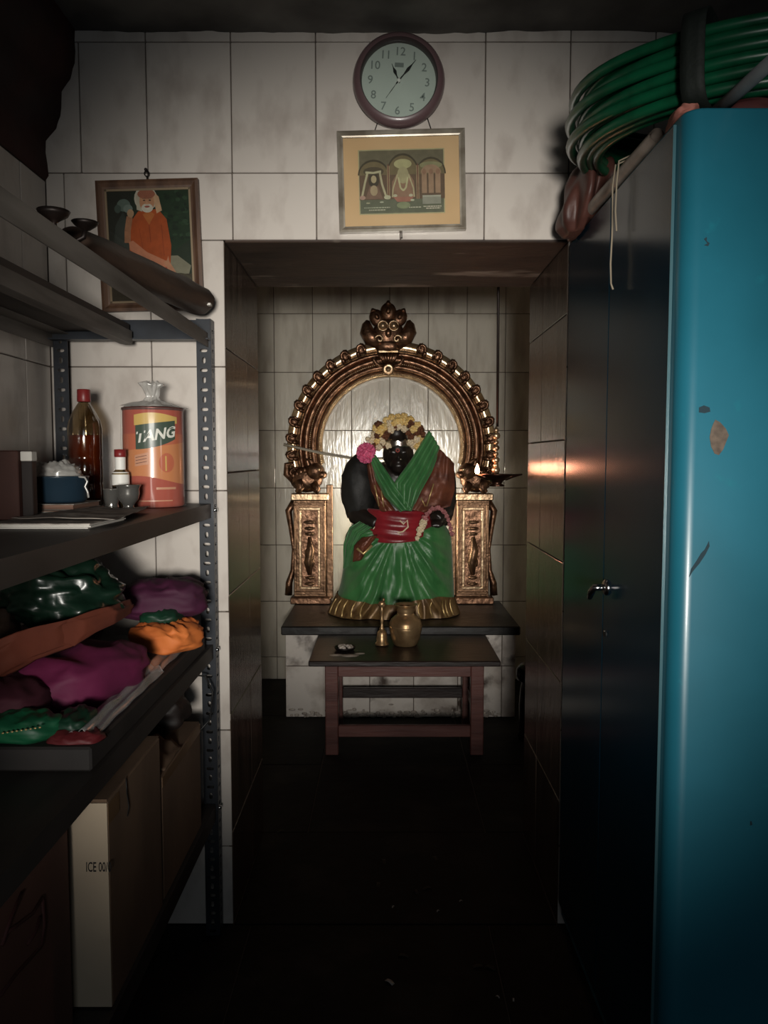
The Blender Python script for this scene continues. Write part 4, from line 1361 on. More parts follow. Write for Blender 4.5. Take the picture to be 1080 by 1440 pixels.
for z in (S2, S3, S4):
    b = MB()
    b.box(RX0, RX1, RY0, RY1, z - .0025, z)
    lip = .042 if z != S4 else .05
    b.box(RX1 - .0025, RX1, RY0, RY1, z - lip, z - .0025)
    b.box(RX0, RX0 + .0025, RY0, RY1, z - lip, z - .0025)
    b.box(RX0 + .0025, RX1 - .0025, RY1 - .0025, RY1, z - lip, z - .0025)
    b.box(RX0 + .0025, RX1 - .0025, RY0, RY0 + .0025, z - lip, z - .0025)
    b.box(RX1 - .02, RX1 - .0025, RY0 + .003, RY1 - .003, z - lip, z - lip + .002)
    b.box(-.75, -.73, RY0 + .003, RY1 - .003, z - .03, z - .0025)
    sh = b.build('shelf_tray', 'shelf_steel', rack)
    for x in (-.53, -.945):
        b = MB(); b.lathe([(.0001, -.006), (.006, -.006), (.0066, -.001), (.0066, 0)], (x, RY1 + .0045 - .006, z - .02), 6, 'Y'); b.build('bolt', 'chrome', rack)
    b = MB(); b.lathe([(.0001, .008), (.006, .008), (.0066, .001), (.0066, 0)], (RX1 + .006, RY1 + .02, z - .02), 6, 'X'); b.build('bolt', 'chrome', rack)
b = MB()
b.box(RX1 - .003, RX1, RY0, RY1, S1 - .040, S1); b.box(RX1 - .035, RX1 - .003, RY0, RY1, S1 - .003, S1)
b.build('front_rail', 'grey_board', rack)
b = MB()
b.box(RX0, RX0 + .003, RY0, RY1, S1 - .040, S1); b.box(RX0 + .003, RX0 + .05, RY0, RY1, S1 - .003, S1)
b.build('back_rail', 'grey_board', rack)
b = MB(); b.box(RX0, -.506, RY1 - .004, RY1, S1 - .022, S1 + .038); b.box(RX0, -.506, RY1 - .035, RY1 - .004, S1 - .022, S1 - .018)
b.build('end_rail', 'steel_paint', rack)
b = MB(); b.box(-.96, -.73, RY0, RY1 - .036, S1 + .001, S1 + .02); b.build('plank', 'dark_board', rack)
b = MB(); b.box(-.756, -.722, RY0, RY1 - .036, S1 - .036, S1 + .0005); b.build('plank_batten', 'grey_board', rack)

# --- on the top level
def oil_lamp(p, label, tall, s_=1.0):
    root = thing('iron_oil_lamp', label, 'oil lamp', p, 'old oil lamps on the top shelf')
    b = MB()
    if tall == 0:
        b.lathe([(.0001, .0), (.016 * s_, 0), (.018 * s_, .004), (.008 * s_, .010), (.007 * s_, .018), (.016 * s_, .026), (.034 * s_, .038), (.040 * s_, .050), (.036 * s_, .050), (.026 * s_, .042), (.0001, .038)], p, 20)
        b.build('bowl', 'iron_lamp', root)
        b = MB(); b.tube([p + Vector((-.03, 0, .042)) * s_, p + Vector((-.06, .01, .05)) * s_, p + Vector((-.085, .015, .062)) * s_], [.012, .008, .005], 8); b.build('handle', 'iron_lamp', root)
    else:
        b.lathe([(.0001, .0), (.02 * s_, 0), (.024 * s_, .006), (.012 * s_, .014), (.0001, .016)], p + Vector((-.028, 0, 0)), 18)
        b.build('foot', 'iron_lamp', root)
        b = MB(); b.tube([p + Vector((-.03, 0, .008)), p + Vector((-.008, 0, .012)), p + Vector((.010, 0, .024)), p + Vector((.014, 0, .044))], [.006, .007, .006, .005], 8); b.build('arm', 'iron_lamp', root)
        b = MB(); b.lathe([(.0001, .040), (.010, .044), (.022, .056), (.027, .064), (.022, .064), (.012, .056), (.0001, .054)], p + Vector((.014, 0, 0)), 18); b.build('bowl', 'iron_lamp', root)
        b = MB(); b.ball(p + Vector((-.034, 0, .026)), (.008, .008, .012), 8, 6); b.tube([p + Vector((-.034, 0, .012)), p + Vector((-.034, 0, .026))], .004, 6); b.build('finial', 'iron_lamp', root)
    return root
oil_lamp(Vector((-.527, 1.255, S1 + .0005)), 'squat dark iron oil lamp with shallow bowl on the top shelf rail', 0, .64).scale = (1, 1, .6)
oil_lamp(Vector((-.525, 1.35, S1 + .0005)), 'dark iron oil lamp with curved arm beside the brown-framed portrait', 1).scale = (.85, .85, .64)
rl = thing('rolled_mat', 'dark brown rolled mat with pale end clip lying on the top shelf', 'mat', (-.53, 1.75, S1))
p0, p1 = Vector((-.575, 1.42, S1 + .033)), Vector((-.520, 2.23, S1 + .082))
def roll_fn(u, v):
    a = 2 * PI * u
    p = p0.lerp(p1, v)
    r = (.030 + .012 * math.sin(min(1, v * 1.1) * PI * .5)) * (1 + .08 * nz((math.cos(a) * 2, math.sin(a) * 2, v * 6)))
    if v > .96: r *= math.sqrt(max(.05, 1 - ((v - .96) / .042) ** 2))
    if v < .04: r *= math.sqrt(max(.05, 1 - ((.04 - v) / .042) ** 2))
    if abs(((a - 3.3) + PI) % (2 * PI) - PI) < .12: r *= .86
    return Vector((p.x + r * 1.05 * math.cos(a), p.y, max(S1 + .0006, p.z + r * .95 * math.sin(a))))
b = MB(); b.grid(roll_fn, 48, 60, wrap=True); b.build('roll', 'roll_brown', rl)
b = MB(); b.box(-.503, -.478, 2.150, 2.170, S1 + .058, S1 + .064); b.build('end_clip', 'paper_edge', rl)

# --- second level: bottle, can, bowl ...
can_c = Vector((-.640, 2.14, S2))
can = thing('drink_powder_can', 'tall orange drink-powder can in clear wrap on the shelf', 'can', can_c)
CR, CHT = .081, .272
b = MB(); b.lathe([(.0001, .001), (CR - .004, .001), (CR, .005), (CR, CHT - .006), (CR - .002, CHT)], can_c, 48); body = b.build('body', 'can_red', can)
b = MB(); b.lathe([(CR, CHT - .008), (CR + .0025, CHT - .004), (CR + .0025, CHT), (CR - .003, CHT + .001), (CR - .005, CHT - .004), (.0001, CHT - .004)], can_c, 48); b.build('rim', 'can_rim', can)
th0 = math.atan2(-can_c.y, -can_c.x)
def cyl(s_, z, lift):
    a = th0 + s_ / CR
    return Vector((can_c.x + (CR + lift) * math.cos(a), can_c.y + (CR + lift) * math.sin(a), can_c.z + z))
def patch(name, m, s0, s1, lo, hi, lift=.0004, n=24):
    b = MB(); b.grid(lambda u, v: cyl(s0 + (s1 - s0) * u, lo(u) + (hi(u) - lo(u)) * v, lift), n, 2); return b.build(name, m, body)
patch('amber_band', 'can_amber', -.12, .12, lambda u: .075 + .012 * math.sin(u * 5), lambda u: .15 + .03 * u, .0003, 40)
patch('orange_band', 'can_orange', -.12, .12, lambda u: .15 + .03 * u, lambda u: .20, .00035, 40)
patch('yellow_flash', 'can_yellow', -.052, .07, lambda u: .222 + .006 * u, lambda u: .25 + .006 * math.sin(u * 4), .0006)
patch('name_panel', 'can_green', -.048, .062, lambda u: .158 + .028 * u * u, lambda u: .222 + .014 * u, .0009)
patch('side_badge', 'can_pale', -.052, -.014, lambda u: .112 + .006 * u, lambda u: .142 + .008 * u, .0008)
for k in range(3):
    patch('badge_line', 'can_rim', -.049, -.018, lambda u: .119 + .008 * k + .006 * u, lambda u: .1205 + .008 * k + .006 * u, .0012, 8)
patch('orange_slice', 'can_yellow', .030, .034, lambda u: .10, lambda u: .14, .0008, 4)
b = MB()
b.grid(lambda u, v: cyl(.035 + .022 * v * math.cos(2 * PI * u), .122 + .026 * v * math.sin(2 * PI * u), .0006), 24, 3, wrap=True); b.build('fruit_picture', 'can_orange', body)
v, f = text_mesh('TANG', .040, .0012, .18)
b = MB(); b.add([cyl(.006 + x * .98, .196 + y + x * .16, .0014) for x, y in v], f); b.build('lettering', 'can_white', body)
patch('small_print', 'can_pale', .005, .062, lambda u: .05, lambda u: .056, .0006)
patch('small_print', 'can_pale', -.05, .05, lambda u: .018, lambda u: .021, .0006)
def wrap_fn(u, v):
    a = 2 * PI * u
    z = .002 + .268 * v
    r = CR + .0045 + .003 * nz((math.cos(a) * 5, math.sin(a) * 5, z * 14)) + .0025 * nz((math.cos(a) * 14, math.sin(a) * 14, z * 6, ))
    return Vector((can_c.x + r * math.cos(a), can_c.y + r * math.sin(a), can_c.z + z))
b = MB(); b.grid(wrap_fn, 90, 30, wrap=True); b.build('plastic_wrap', 'film_wrap', can)
def knot_fn(u, v):
    a = 2 * PI * u
    prof = [(.078, .274), (.05, .285), (.02, .292), (.014, .303), (.022, .322), (.03, .338), (.012, .345)]
    f = v * (len(prof) - 1); i = min(int(f), len(prof) - 2); t = f - i
    r = prof[i][0] * (1 - t) + prof[i + 1][0] * t; z = prof[i][1] * (1 - t) + prof[i + 1][1] * t
    k = 1 + .35 * math.sin(a * 5 + v * 3) * .5 + .4 * nz((math.cos(a) * 3, math.sin(a) * 3, v * 5))
    return can_c + Vector((r * k * math.cos(a) + .0, r * k * math.sin(a), z + .008 * nz((a * 2, v * 4, 1))))
b = MB(); b.grid(knot_fn, 48, 24, wrap=True); b.build('plastic_knot', 'film_pale', can)

bt = Vector((-.822, 2.12, S2))
bot = thing('oil_bottle', 'large clear plastic bottle of amber oil with red cap on the shelf', 'bottle', bt)
prof = [(.0001, .001), (.038, .001), (.044, .008), (.045, .06), (.0425, .065), (.045, .07), (.045, .13), (.043, .135), (.045, .14), (.045, .19), (.0455, .215), (.042, .235), (.032, .258), (.02, .278), (.0145, .286), (.0145, .298)]
b = MB(); b.lathe(prof, bt, 36); b.build('bottle_shell', 'bottle_clear', bot)
b = MB(); b.lathe([(max(.0001, r - .0015), max(.003, z)) for r, z in prof if z <= .196] + [(.0435, .197), (.0001, .197)], bt, 36); b.build('oil', 'oil_amber', bot)
b = MB(); b.lathe([(.017, .288), (.018, .290), (.0175, .32), (.016, .322), (.0001, .322)], bt, 24); b.build('cap', 'cap_red', bot)
sb = Vector((-.692, 2.02, S2))
vial = thing('small_bottle', 'small white-labelled bottle with maroon cap behind the steel cup', 'bottle', sb)
b = MB(); b.lathe([(.0001, .001), (.021, .001), (.022, .005), (.022, .088), (.0215, .095), (.013, .104), (.0122, .108)], sb, 24); b.build('bottle_shell', 'bottle_clear', vial)
b = MB(); b.lathe([(.0225, .064), (.0225, .088), (.0205, .098)], sb, 24); b.build('shoulder_label', 'label_white', vial)
b = MB(); b.lathe([(.0128, .104), (.0135, .107), (.0135, .138), (.0128, .14)], sb, 24); b.build('neck_label', 'label_white', vial)
b = MB(); b.lathe([(.0136, .137), (.0152, .139), (.0152, .157), (.0001, .158)], sb, 24); b.build('cap', 'cap_red', vial)
b = MB(); b.lathe([(.0208, .004), (.0208, .06), (.0001, .06)], sb, 24); b.build('contents', 'box_dark', vial)
cu = Vector((-.648, 1.945, S2))
cup = thing('steel_cup', 'small shiny steel cup with footed base beside the orange can', 'cup', cu)
b = MB(); b.lathe([(.0001, .001), (.018, .001), (.02, .004), (.013, .012), (.015, .018), (.024, .03), (.028, .045), (.027, .056), (.031, .066), (.033, .067), (.03, .064), (.024, .055), (.024, .04), (.0001, .024)], cu, 28); b.build('cup_body', 'steel_cup', cup)
cu2 = cu + Vector((-.047, .012, 0))
cup2 = thing('steel_tumbler', 'low steel tumbler standing just behind the small footed cup', 'cup', cu2)
b = MB(); b.lathe([(.0001, .001), (.016, .001), (.018, .006), (.018, .012), (.016, .018), (.018, .024), (.021, .055), (.022, .056), (.019, .054), (.016, .03), (.0001, .026)], cu2 + Vector((0, 0, 0)), 24); b.build('cup_body', 'steel_cup', cup2)
# books, bowl with crumpled plastic
for k, (x0, x1, y0, y1, z0, z1, m, lab) in enumerate(((-.905, -.705, 1.755, 1.93, 0, .014, 'book_tan', 'tan book at the bottom of the pair under the blue bowl'), (-.90, -.712, 1.76, 1.925, .0145, .029, 'paper', 'grey book on top of the pair under the blue bowl'))):
    bk = thing('book', lab, 'book', ((x0 + x1) / 2, (y0 + y1) / 2, S2 + z0))
    b = MB(); b.cbox(x0 + .003, x1 - .003, y0 + .002, y1, S2 + z0 + .002, S2 + z1 - .002, .001); b.build('pages', 'book_tan' if m == 'paper' else 'paper_edge', bk)
    b = MB(); b.box(x0, x1, y0, y1, S2 + z0 + .0005, S2 + z0 + .002); b.box(x0, x1, y0, y1, S2 + z1 - .002, S2 + z1); b.build('cover', m, bk)
bw_ = Vector((-.779, 1.84, S2 + .0293))
bowl_ = thing('blue_bowl', 'dark blue straight-sided bowl holding crumpled clear plastic on the books', 'bowl', bw_)
b = MB(); b.lathe([(.0001, .0005), (.058, .0005), (.063, .006), (.067, .058), (.069, .060), (.068, .063), (.064, .060), (.06, .008), (.0001, .006)], bw_, 36); b.build('bowl_body', 'bowl_blue', bowl_)
def crumple(c, r, seed, amp=.35):
    def fn(u, v):
        a = 2 * PI * u; t = PI * v
        d = Vector((math.sin(t) * math.cos(a), math.sin(t) * math.sin(a), math.cos(t)))
        k = 1 + amp * (abs(nz(d, 2.6, seed)) * 1.2 - .3 + .6 * abs(nz(d, 6, seed + 3)) - .1)
        return c + Vector((d.x * r[0], d.y * r[1], d.z * r[2])) * k
    return fn
cb = thing('crumpled_bag', 'crumpled clear plastic bag stuffed in the blue bowl', 'plastic bag', bw_ + Vector((0, 0, .06)))
b = MB(); b.grid(crumple(bw_ + Vector((.004, 0, .062)), (.05, .046, .034), 4), 40, 24, wrap=True); b.grid(crumple(bw_ + Vector((-.036, -.01, .07)), (.026, .024, .026), 9), 30, 20, wrap=True)
b.build('film', 'film_pale', cb)
b = MB(); b.tube([bw_ + Vector(q) for q in ((.05, -.03, .062), (.074, -.03, .06), (.080, -.03, .05), (.074, -.03, .038), (.080, -.03, .026), (.082, -.03, .012))], .0025, 6); b.build('loose_tie', 'film_pale', cb)
# boxes and papers
bx1 = thing('brown_box', 'dark brown paper box standing on end near the newspapers', 'box', (-.84, 1.72, S2))
b = MB(); b.cbox(-.905, -.790, 1.66, 1.75, S2 + .0005, S2 + .150, .002); b.build('box_body', 'box_brown', bx1)
b = MB(); b.box(-.90, -.795, 1.665, 1.745, S2 + .1502, S2 + .1512); b.build('lid_flap', 'box_brown', bx1)
bx2 = thing('dark_box', 'narrow black carton with white top between brown box and blue bowl', 'box', (-.776, 1.68, S2))
b = MB(); b.cbox(-.788, -.764, 1.67, 1.692, S2 + .0005, S2 + .128, .0015); b.build('box_body', 'box_dark', bx2)
b = MB(); b.cbox(-.7885, -.7635, 1.668, 1.694, S2 + .128, S2 + .149, .0015); b.build('box_lid', 'paper_edge', bx2)
pp = thing('paper_stack', 'loose stack of white-edged papers on the second shelf front', 'papers', (-.65, 1.55, S2))
for k in range(4):
    b = MB(); z = S2 + .0006 + k * .0026
    b.box(-.74 - .006 * k, -.562 + .004 * (k % 2), 1.452 + .004 * ((k * 7) % 3), 1.655, z, z + .0023); b.build('sheet', 'paper_edge' if k < 3 else 'paper', pp)
def news_fn(u, v):
    x = -.73 + .20 * u; y = 1.50 + .40 * v
    x += -.05 * v * u
    return Vector((x, y, S2 + .0165 + .004 * nz((x * 14, y * 14, 2)) + .004 * math.sin(u * 4 + v * 3) * u - .006 * max(0, v - .4)))
b = MB(); b.grid(news_fn, 24, 30)
o = b.build('newspaper', 'paper'); add_mod_solid(o, .0012, 0)
tag(o, 'creased grey newspaper sheet spread over the paper stack on the shelf', 'newspaper')

# --- third level: folded cloths on a dark board
b = MB(); b.cbox(-.962, -.520, 1.33, 2.20, S3 + .0005, S3 + .045, .004)
tag(b.build('lining_board', 'mat_lining'), 'dark flat board lying under the pile of folded cloths', 'board')
BZ = S3 + .0455
def lump(name, m, c, r, label, seed, rz=0.0, amp=.12, folds=5, fdir=0.3, sq=.7, cat='cloth', base=None, group=None):
    c = Vector(c); M = Matrix.Rotation(rz, 3, 'Z')
    zb = BZ if base is None else base
    def fn(u, v):
        a = 2 * PI * u; t = PI * v
        ct, st_ = math.cos(t), math.sin(t)
        e = lambda q: math.copysign(abs(q) ** sq, q)
        d = Vector((e(math.cos(a)) * abs(st_) ** sq, e(math.sin(a)) * abs(st_) ** sq, e(ct)))
        k = 1 + amp * (nz(d, 1.6, seed) + .35 * nz(d, 3.6, seed))
        p = Vector((d.x * r[0], d.y * r[1], d.z * r[2])) * k
        R_ = max(r[0], r[1])
        s_ = (p.x * math.cos(fdir) + p.y * math.sin(fdir)) / R_
        t_ = (-p.x * math.sin(fdir) + p.y * math.cos(fdir)) / R_
        rid = 1 - 2 * abs(nz((s_ * folds * .55, t_ * 1.1, seed * 3.3))) * 1.6
        p.z += r[2] * .20 * rid * (max(0, d.z) ** .5)
        edge = .05 * nz((d.x * 3, d.y * 3, d.z * 7 + seed))
        p.x += r[0] * edge; p.y += r[1] * edge
        if cat == 'plastic bag':
            kk = 1 + .30 * (abs(nz(d, 2.8, seed + 7)) - .2) + .10 * (abs(nz(d, 6.0, seed + 2)) - .2)
            p *= kk
        q = c + M @ p
        q.z = max(q.z, zb)
        return q
    b = MB(); b.grid(fn, 64, 36, wrap=True)
    return tag(b.build(name, m), label, cat, group)
lump('purple_cloth', 'cloth_purple', at(226, 842, 2.08), (.125, .10, .048), 'deep purple folded cloth lying at the back of the cloth pile', 1, .1, base=1.0)
lump('green_pouch', 'cloth_darkgreen', at(229, 868, 2.02), (.055, .06, .026), 'dark green cloth pouch squeezed between purple and orange cloths', 2, 0, base=1.0)
lump('cloth_stack', 'cloth_maroon', (-.85, 1.95, BZ + .045), (.09, .2, .045), 'dark maroon folded cloths at the bottom of the pile', 17, 0, .06)
lump('orange_cloth', 'cloth_orange', at(236, 894, 1.98), (.088, .085, .036), 'bright orange cloth bundle above the clear sleeves', 3, -.2, .16, 7, 1.0)
lump('magenta_cloth', 'cloth_magenta', at(116, 950, 1.64), (.105, .15, .06), 'magenta folded cloth near the front of the shelf', 4, -.35, .08, 3, .6)
lump('maroon_cloth', 'cloth_maroon', at(5, 985, 1.48), (.09, .11, .04), 'dark maroon cloth spread on the left of the magenta cloth', 5, .2, .10)
lump('plastic_bundle', 'bag_green', at(88, 836, 1.78), (.125, .12, .075), 'glossy dark green plastic bundle on top of the cloth pile', 6, .2, .22, 3, 1.2, 1.0, 'plastic bag', 1.06)
lump('dark_bundle', 'roll_brown', at(-18, 885, 1.70), (.07, .10, .06), 'dull brown bundle tucked beside the glossy green plastic bundle', 16, .2, .2, 3, 1.2, .9, 'cloth', 1.0)
lump('green_brocade', 'cloth_green', at(30, 1022, 1.38), (.075, .045, .026), 'bright green satin cloth with gold edging at the shelf front', 7, 0, .12, 6, .2, .8)
lump('red_cloth', 'cloth_red', at(108, 1040, 1.375), (.05, .035, .018), 'small dark red cloth packet beside the green satin cloth', 8, 0, .1)
lump('teal_cloth', 'cloth_darkgreen', at(105, 1015, 1.42), (.035, .05, .022), 'dark green cloth corner showing under the magenta cloth', 18, 0, .1)
b = MB()
def rust_fn(u, v):
    pa = [at(-25, 938, 1.46), at(40, 908, 1.52), at(100, 888, 1.60), at(150, 868, 1.70), at(182, 852, 1.86)]
    f = v * 4; i = min(int(f), 3); t = f - i
    p = pa[i].lerp(pa[i + 1], t); a = 2 * PI * u
    r = (.040 - .022 * v) * (1 + .2 * nz((math.cos(a) * 2, math.sin(a) * 2, v * 5)) + .1 * math.sin(a * 6 + v * 8))
    if v > .97 or v < .03: r *= .4
    return p + Vector((r * .6 * math.cos(a) + .0, r * 1.0 * math.cos(a), r * .95 * math.sin(a)))
b.grid(rust_fn, 36, 60, wrap=True)
tag(b.build('rust_cloth', 'cloth_rust'), 'long rust-coloured twisted cloth lying across the cloth pile', 'cloth')
for k, (x0, x1, y0, y1, lab) in enumerate(((-.575, -.524, 1.36, 1.80, 'long clear plastic sleeve lying along the shelf front edge'), (-.60, -.528, 1.78, 2.17, 'wrinkled clear plastic sleeve beside the orange cloth'))):
    b = MB()
    def sl(u, v):
        x = x0 + (x1 - x0) * u; y = y0 + (y1 - y0) * v
        return Vector((x + .006 * nz((y * 9, 1, k)), y, BZ + .008 + .010 * math.sin(PI * u) + .006 * nz((x * 30, y * 12, k * 5)) + .004 * math.sin(u * 15 + v * 3)))
    b.grid(sl, 24, 40)
    o = b.build('plastic_sleeve', 'plastic_film'); add_mod_solid(o, .001, 0)
    tag(o, lab, 'plastic sleeve')
b = MB()
for k in range(9):
    p = at(4 + k * 6.5, 1031 - k * 1.0, 1.325); b.ball(p, (.0028, .002, .0016), 6, 5)
o = b.build('gold_edging', 'gold_thread')
gb = [q for q in COL.objects if q.name == 'green_brocade'][0]
o.parent = gb

# --- bottom level: cartons
def carton(name, label, m, x0, x1, y0, y1, z0, z1):
    root = thing(name, label, 'carton', ((x0 + x1) / 2, (y0 + y1) / 2, z0))
    b = MB(); b.cbox(x0, x1, y0, y1, z0, z1, .003); b.build('carton_body', m, root)
    for s_ in (0, 1):
        b = MB(); xa, xb = (x0 + .002, (x0 + x1) / 2 - .001) if s_ == 0 else ((x0 + x1) / 2 + .001, x1 - .002)
        b.box(xa, xb, y0 + .002, y1 - .002, z1 + .0004, z1 + .0034); b.build('flap', m, root)
    return root
c1 = carton('pale_carton', 'tall cardboard carton with pale printed front under the cloth shelf', 'carton', -.905, -.519, 1.40, 1.735, S4 + .001, .826)
b = MB(); b.box(-.60, -.5195, 1.3970, 1.3995, S4 + .004, .824); b.build('pale_face', 'carton_pale', c1)
v, f = text_mesh('ICE 00/0', .0265, .0003, .05, 'LEFT')
b = MB(); b.add([(-.562 + x * .52, 1.3964, .700 + y) for x, y in v], f); b.build('stencil', 'ink_black', c1)
b = MB(); b.box(-.5188, -.5180, 1.40, 1.46, .78, .82); b.build('tape', 'carton_tape', c1)
b = MB(); b.tube([(-.5178, 1.50, .829), (-.5168, 1.50, .80), (-.5168, 1.51, .765), (-.5168, 1.50, .75)], .0012, 5); b.build('loose_string', 'cable_black', c1)
c2 = carton('brown_carton', 'old brown cardboard carton behind the pale-fronted one', 'carton', -.90, -.522, 1.755, 2.13, S4 + .001, .722)
b = MB(); b.grid(lambda u, v: Vector((-.522 - .09 * u * (1 - .2 * v), 1.78 + .16 * v, .728 + .03 * u + .01 * nz((u * 4, v * 4, 1)))), 8, 10)
add_mod_solid(b.build('bent_flap', 'carton', c2), .003, 0)
b = MB(); b.box(-.5215, -.5205, 1.757, 2.128, .695, .72); b.build('tape', 'carton_tape', c2)
c3 = carton('red_printed_carton', 'brown cardboard carton with dark red leaf emblem near the rack front', 'carton_red', -.94, -.578, .72, 1.36, S4 + .001, .80)
def onx(x, y, X):
    u = (x - 540) / F; v_ = (y - 720) / F
    d = (u, CP - v_ * SP, -SP - v_ * CP); t = X / d[0]
    return Vector((X, d[1] * t, CH + d[2] * t))
for pts in ([(59, 1262), (62, 1300), (58, 1330), (40, 1350), (20, 1372), (0, 1400)], [(59, 1262), (45, 1285), (25, 1300), (8, 1312)], [(55, 1290), (50, 1310), (38, 1328)], [(30, 1255), (15, 1290), (2, 1330)]):
    b = MB(); b.tube([onx(p[0], p[1], -.5775) for p in pts], .0035, 6); b.build('leaf_emblem', 'carton_print', c3)
b = MB(); b.tube([(-.53, 2.13, .69), (-.50, 2.16, .72), (-.498, 2.19, .79), (-.52, 2.2, .835), (-.56, 2.2, .84), (-.60, 2.18, .80), (-.62, 2.16, .74)], .003, 6)
tag(b.build('black_cable', 'cable_black'), 'thin black cable looping above the old brown carton', 'cable')
# dark sack on the brown carton
lump('dark_sack', 'box_dark', (-.64, 2.05, .785), (.10, .07, .055), 'black folded sack lying on the old brown carton', 23, 0, .15, cat='sack', base=.727)

# ------------------------------------------------------------------ steel cupboard on the right
KX0, KX1, KY0, KY1, KZ = 0.5455, 1.04, 1.44, 2.318, 2.105
cab = thing('steel_cupboard', 'tall teal painted steel cupboard standing beside the shrine doorway', 'cupboard', ((KX0 + KX1) / 2, (KY0 + KY1) / 2, 0))
def rrect(x0, x1, y0, y1, r, n=8):
    pts = []
    for cx_, cy_, a0 in ((x1 - r, y1 - r, 0), (x0 + r, y1 - r, 90), (x0 + r, y0 + r, 180), (x1 - r, y0 + r, 270)):
        for k in range(n + 1):
            a = R(a0 + 90 * k / n); pts.append((cx_ + r * math.cos(a), cy_ + r * math.sin(a)))
    return pts
def rbox(b, x0, x1, y0, y1, z0, z1, r, ch=.006):
    rings = [(0, z0), (0, z1 - ch), (ch * .3, z1 - ch * .3), (ch, z1)]
    n = None; v = []
    for ins, z in rings:
        ps = rrect(x0 + ins, x1 - ins, y0 + ins, y1 - ins, max(.002, r - ins)); n = len(ps); v += [(x, y, z) for x, y in ps]
    f = []
    for j in range(len(rings) - 1):
        f += [(j * n + i, j * n + (i + 1) % n, (j + 1) * n + (i + 1) % n, (j + 1) * n + i) for i in range(n)]
    b.add(v, f, True); b.add([p for p in v[:n]], [tuple(range(n))]); b.add([p for p in v[-n:]], [tuple(range(n))])
b = MB(); rbox(b, KX0 + .004, KX1, KY0, KY1, .06, KZ, .034)
b.build('carcass', 'teal_paint', cab)
b = MB(); b.box(KX0 + .03, KX1 - .02, KY0 + .03, KY1 - .02, .001, .06); b.build('plinth', 'strap_black', cab)
ym = 1.885
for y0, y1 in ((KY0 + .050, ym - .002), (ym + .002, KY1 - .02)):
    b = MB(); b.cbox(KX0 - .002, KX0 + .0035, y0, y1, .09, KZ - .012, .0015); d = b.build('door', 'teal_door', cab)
    if y0 < 1.6:
        b = MB(); b.box(KX0 - .0024, KX0 + .0035, y0 - .0022, y0 - .0002, .09, KZ - .012); b.build('door_edge', 'teal_edge', d)
        hb = Vector((KX0 - .002, ym - .03, 1.155))
        b = MB(); b.lathe([(.0001, -.008), (.016, -.008), (.02, -.003), (.02, 0)], hb + Vector((0, 0, 0)), 20, 'X'); h = b.build('handle', 'chrome', d)
        b = MB(); b.tube([hb + Vector((-.006, 0, 0)), hb + Vector((-.03, 0, 0)), hb + Vector((-.034, .012, -.012)), hb + Vector((-.034, .03, -.03))], [.008, .009, .009, .007], 10); b.build('lever', 'chrome', h)
        b = MB(); b.lathe([(.0001, -.003), (.008, -.003), (.009, 0)], hb + Vector((0, 0, -.115)), 14, 'X'); b.build('keyhole_plate', 'keyhole', d)
        b = MB(); b.ball(hb + Vector((-.004, 0, -.108)), .0025, 6, 5); b.build('keyhole_rivet', 'chrome', d)
def chip(name, m, pts):
    b = MB()
    pp_ = [at(x, y, KY0 - .0007) for x, y in pts]
    n = len(pp_)
    b.add(pp_ + [p + Vector((0, .0012, 0)) for p in pp_], [tuple(range(n)), tuple(range(n, 2 * n))] + [(i, (i + 1) % n, n + (i + 1) % n, n + i) for i in range(n)])
    b.build(name, m, cab)
chip('paint_chip', 'chip_primer', [(1006, 590), (1013, 594), (1021, 603), (1025, 612), (1021, 622), (1017, 632), (1011, 640), (1005, 638), (1000, 628), (998, 615), (1000, 604), (1003, 596)])
chip('scratch', 'scratch', [(997, 761), (998, 768), (992, 780), (984, 792), (974, 804), (969, 812), (972, 800), (980, 788), (986, 778), (991, 773)])
chip('scratch', 'scratch', [(983, 573), (990, 570), (998, 573), (999, 579), (991, 581), (983, 580)])
chip('scratch', 'scratch', [(990, 336), (994, 333), (994, 339), (998, 342), (996, 346), (990, 345), (995, 342)])
chip('scratch', 'scratch', [(942, 1012), (948, 1013), (950, 1020), (945, 1028), (939, 1030), (942, 1022)]) if False else None
chip('scratch', 'scratch', [(1055, 1155), (1057, 1155), (1058, 1160), (1055, 1161)])

# --- things on the cupboard
HC = Vector((.835, 1.86, KZ + .03))
hose = thing('garden_hose', 'coil of green braided garden hose lying on top of the teal cupboard', 'hose', HC)
NL, NRW = 3, 6
pts = []
rs = random.Random(21)
turn = 0
lay = []
for rw in range(NRW):
    for cl in range(NL):
        lay.append((.325 + .024 * cl + (.012 if rw % 2 else 0) - .006 * abs(rw - 2.5) * .6, .012 + .0235 * rw))
NS = 60
for i, (r, z) in enumerate(lay):
    r2, z2 = lay[i + 1] if i + 1 < len(lay) else (r, z)
    for k in range(NS):
        t = k / NS
        tt = max(0, (t - .8) / .2); tt = tt * tt * (3 - 2 * tt)
        rr = r + (r2 - r) * tt; zz = z + (z2 - z) * tt
        a = 2 * PI * t + PI * .1
        w = .006 * math.sin(3 * a + i)
        # the coil sags over the cupboard edge on the door side
        sag = -.0
        lean = .045 * max(0, -math.cos(a)) * 0
        tilt = .055 + .03 * math.sin(a)
        pts.append(HC + Vector(((rr + w) * math.cos(a) * 1.0, (rr + w) * math.sin(a) * 1.05, zz + .004 * math.sin(2 * a + i * 2) + tilt)))
b = MB(); b.tube(pts, .0118, 8); b.build('coil', 'hose_green', hose)
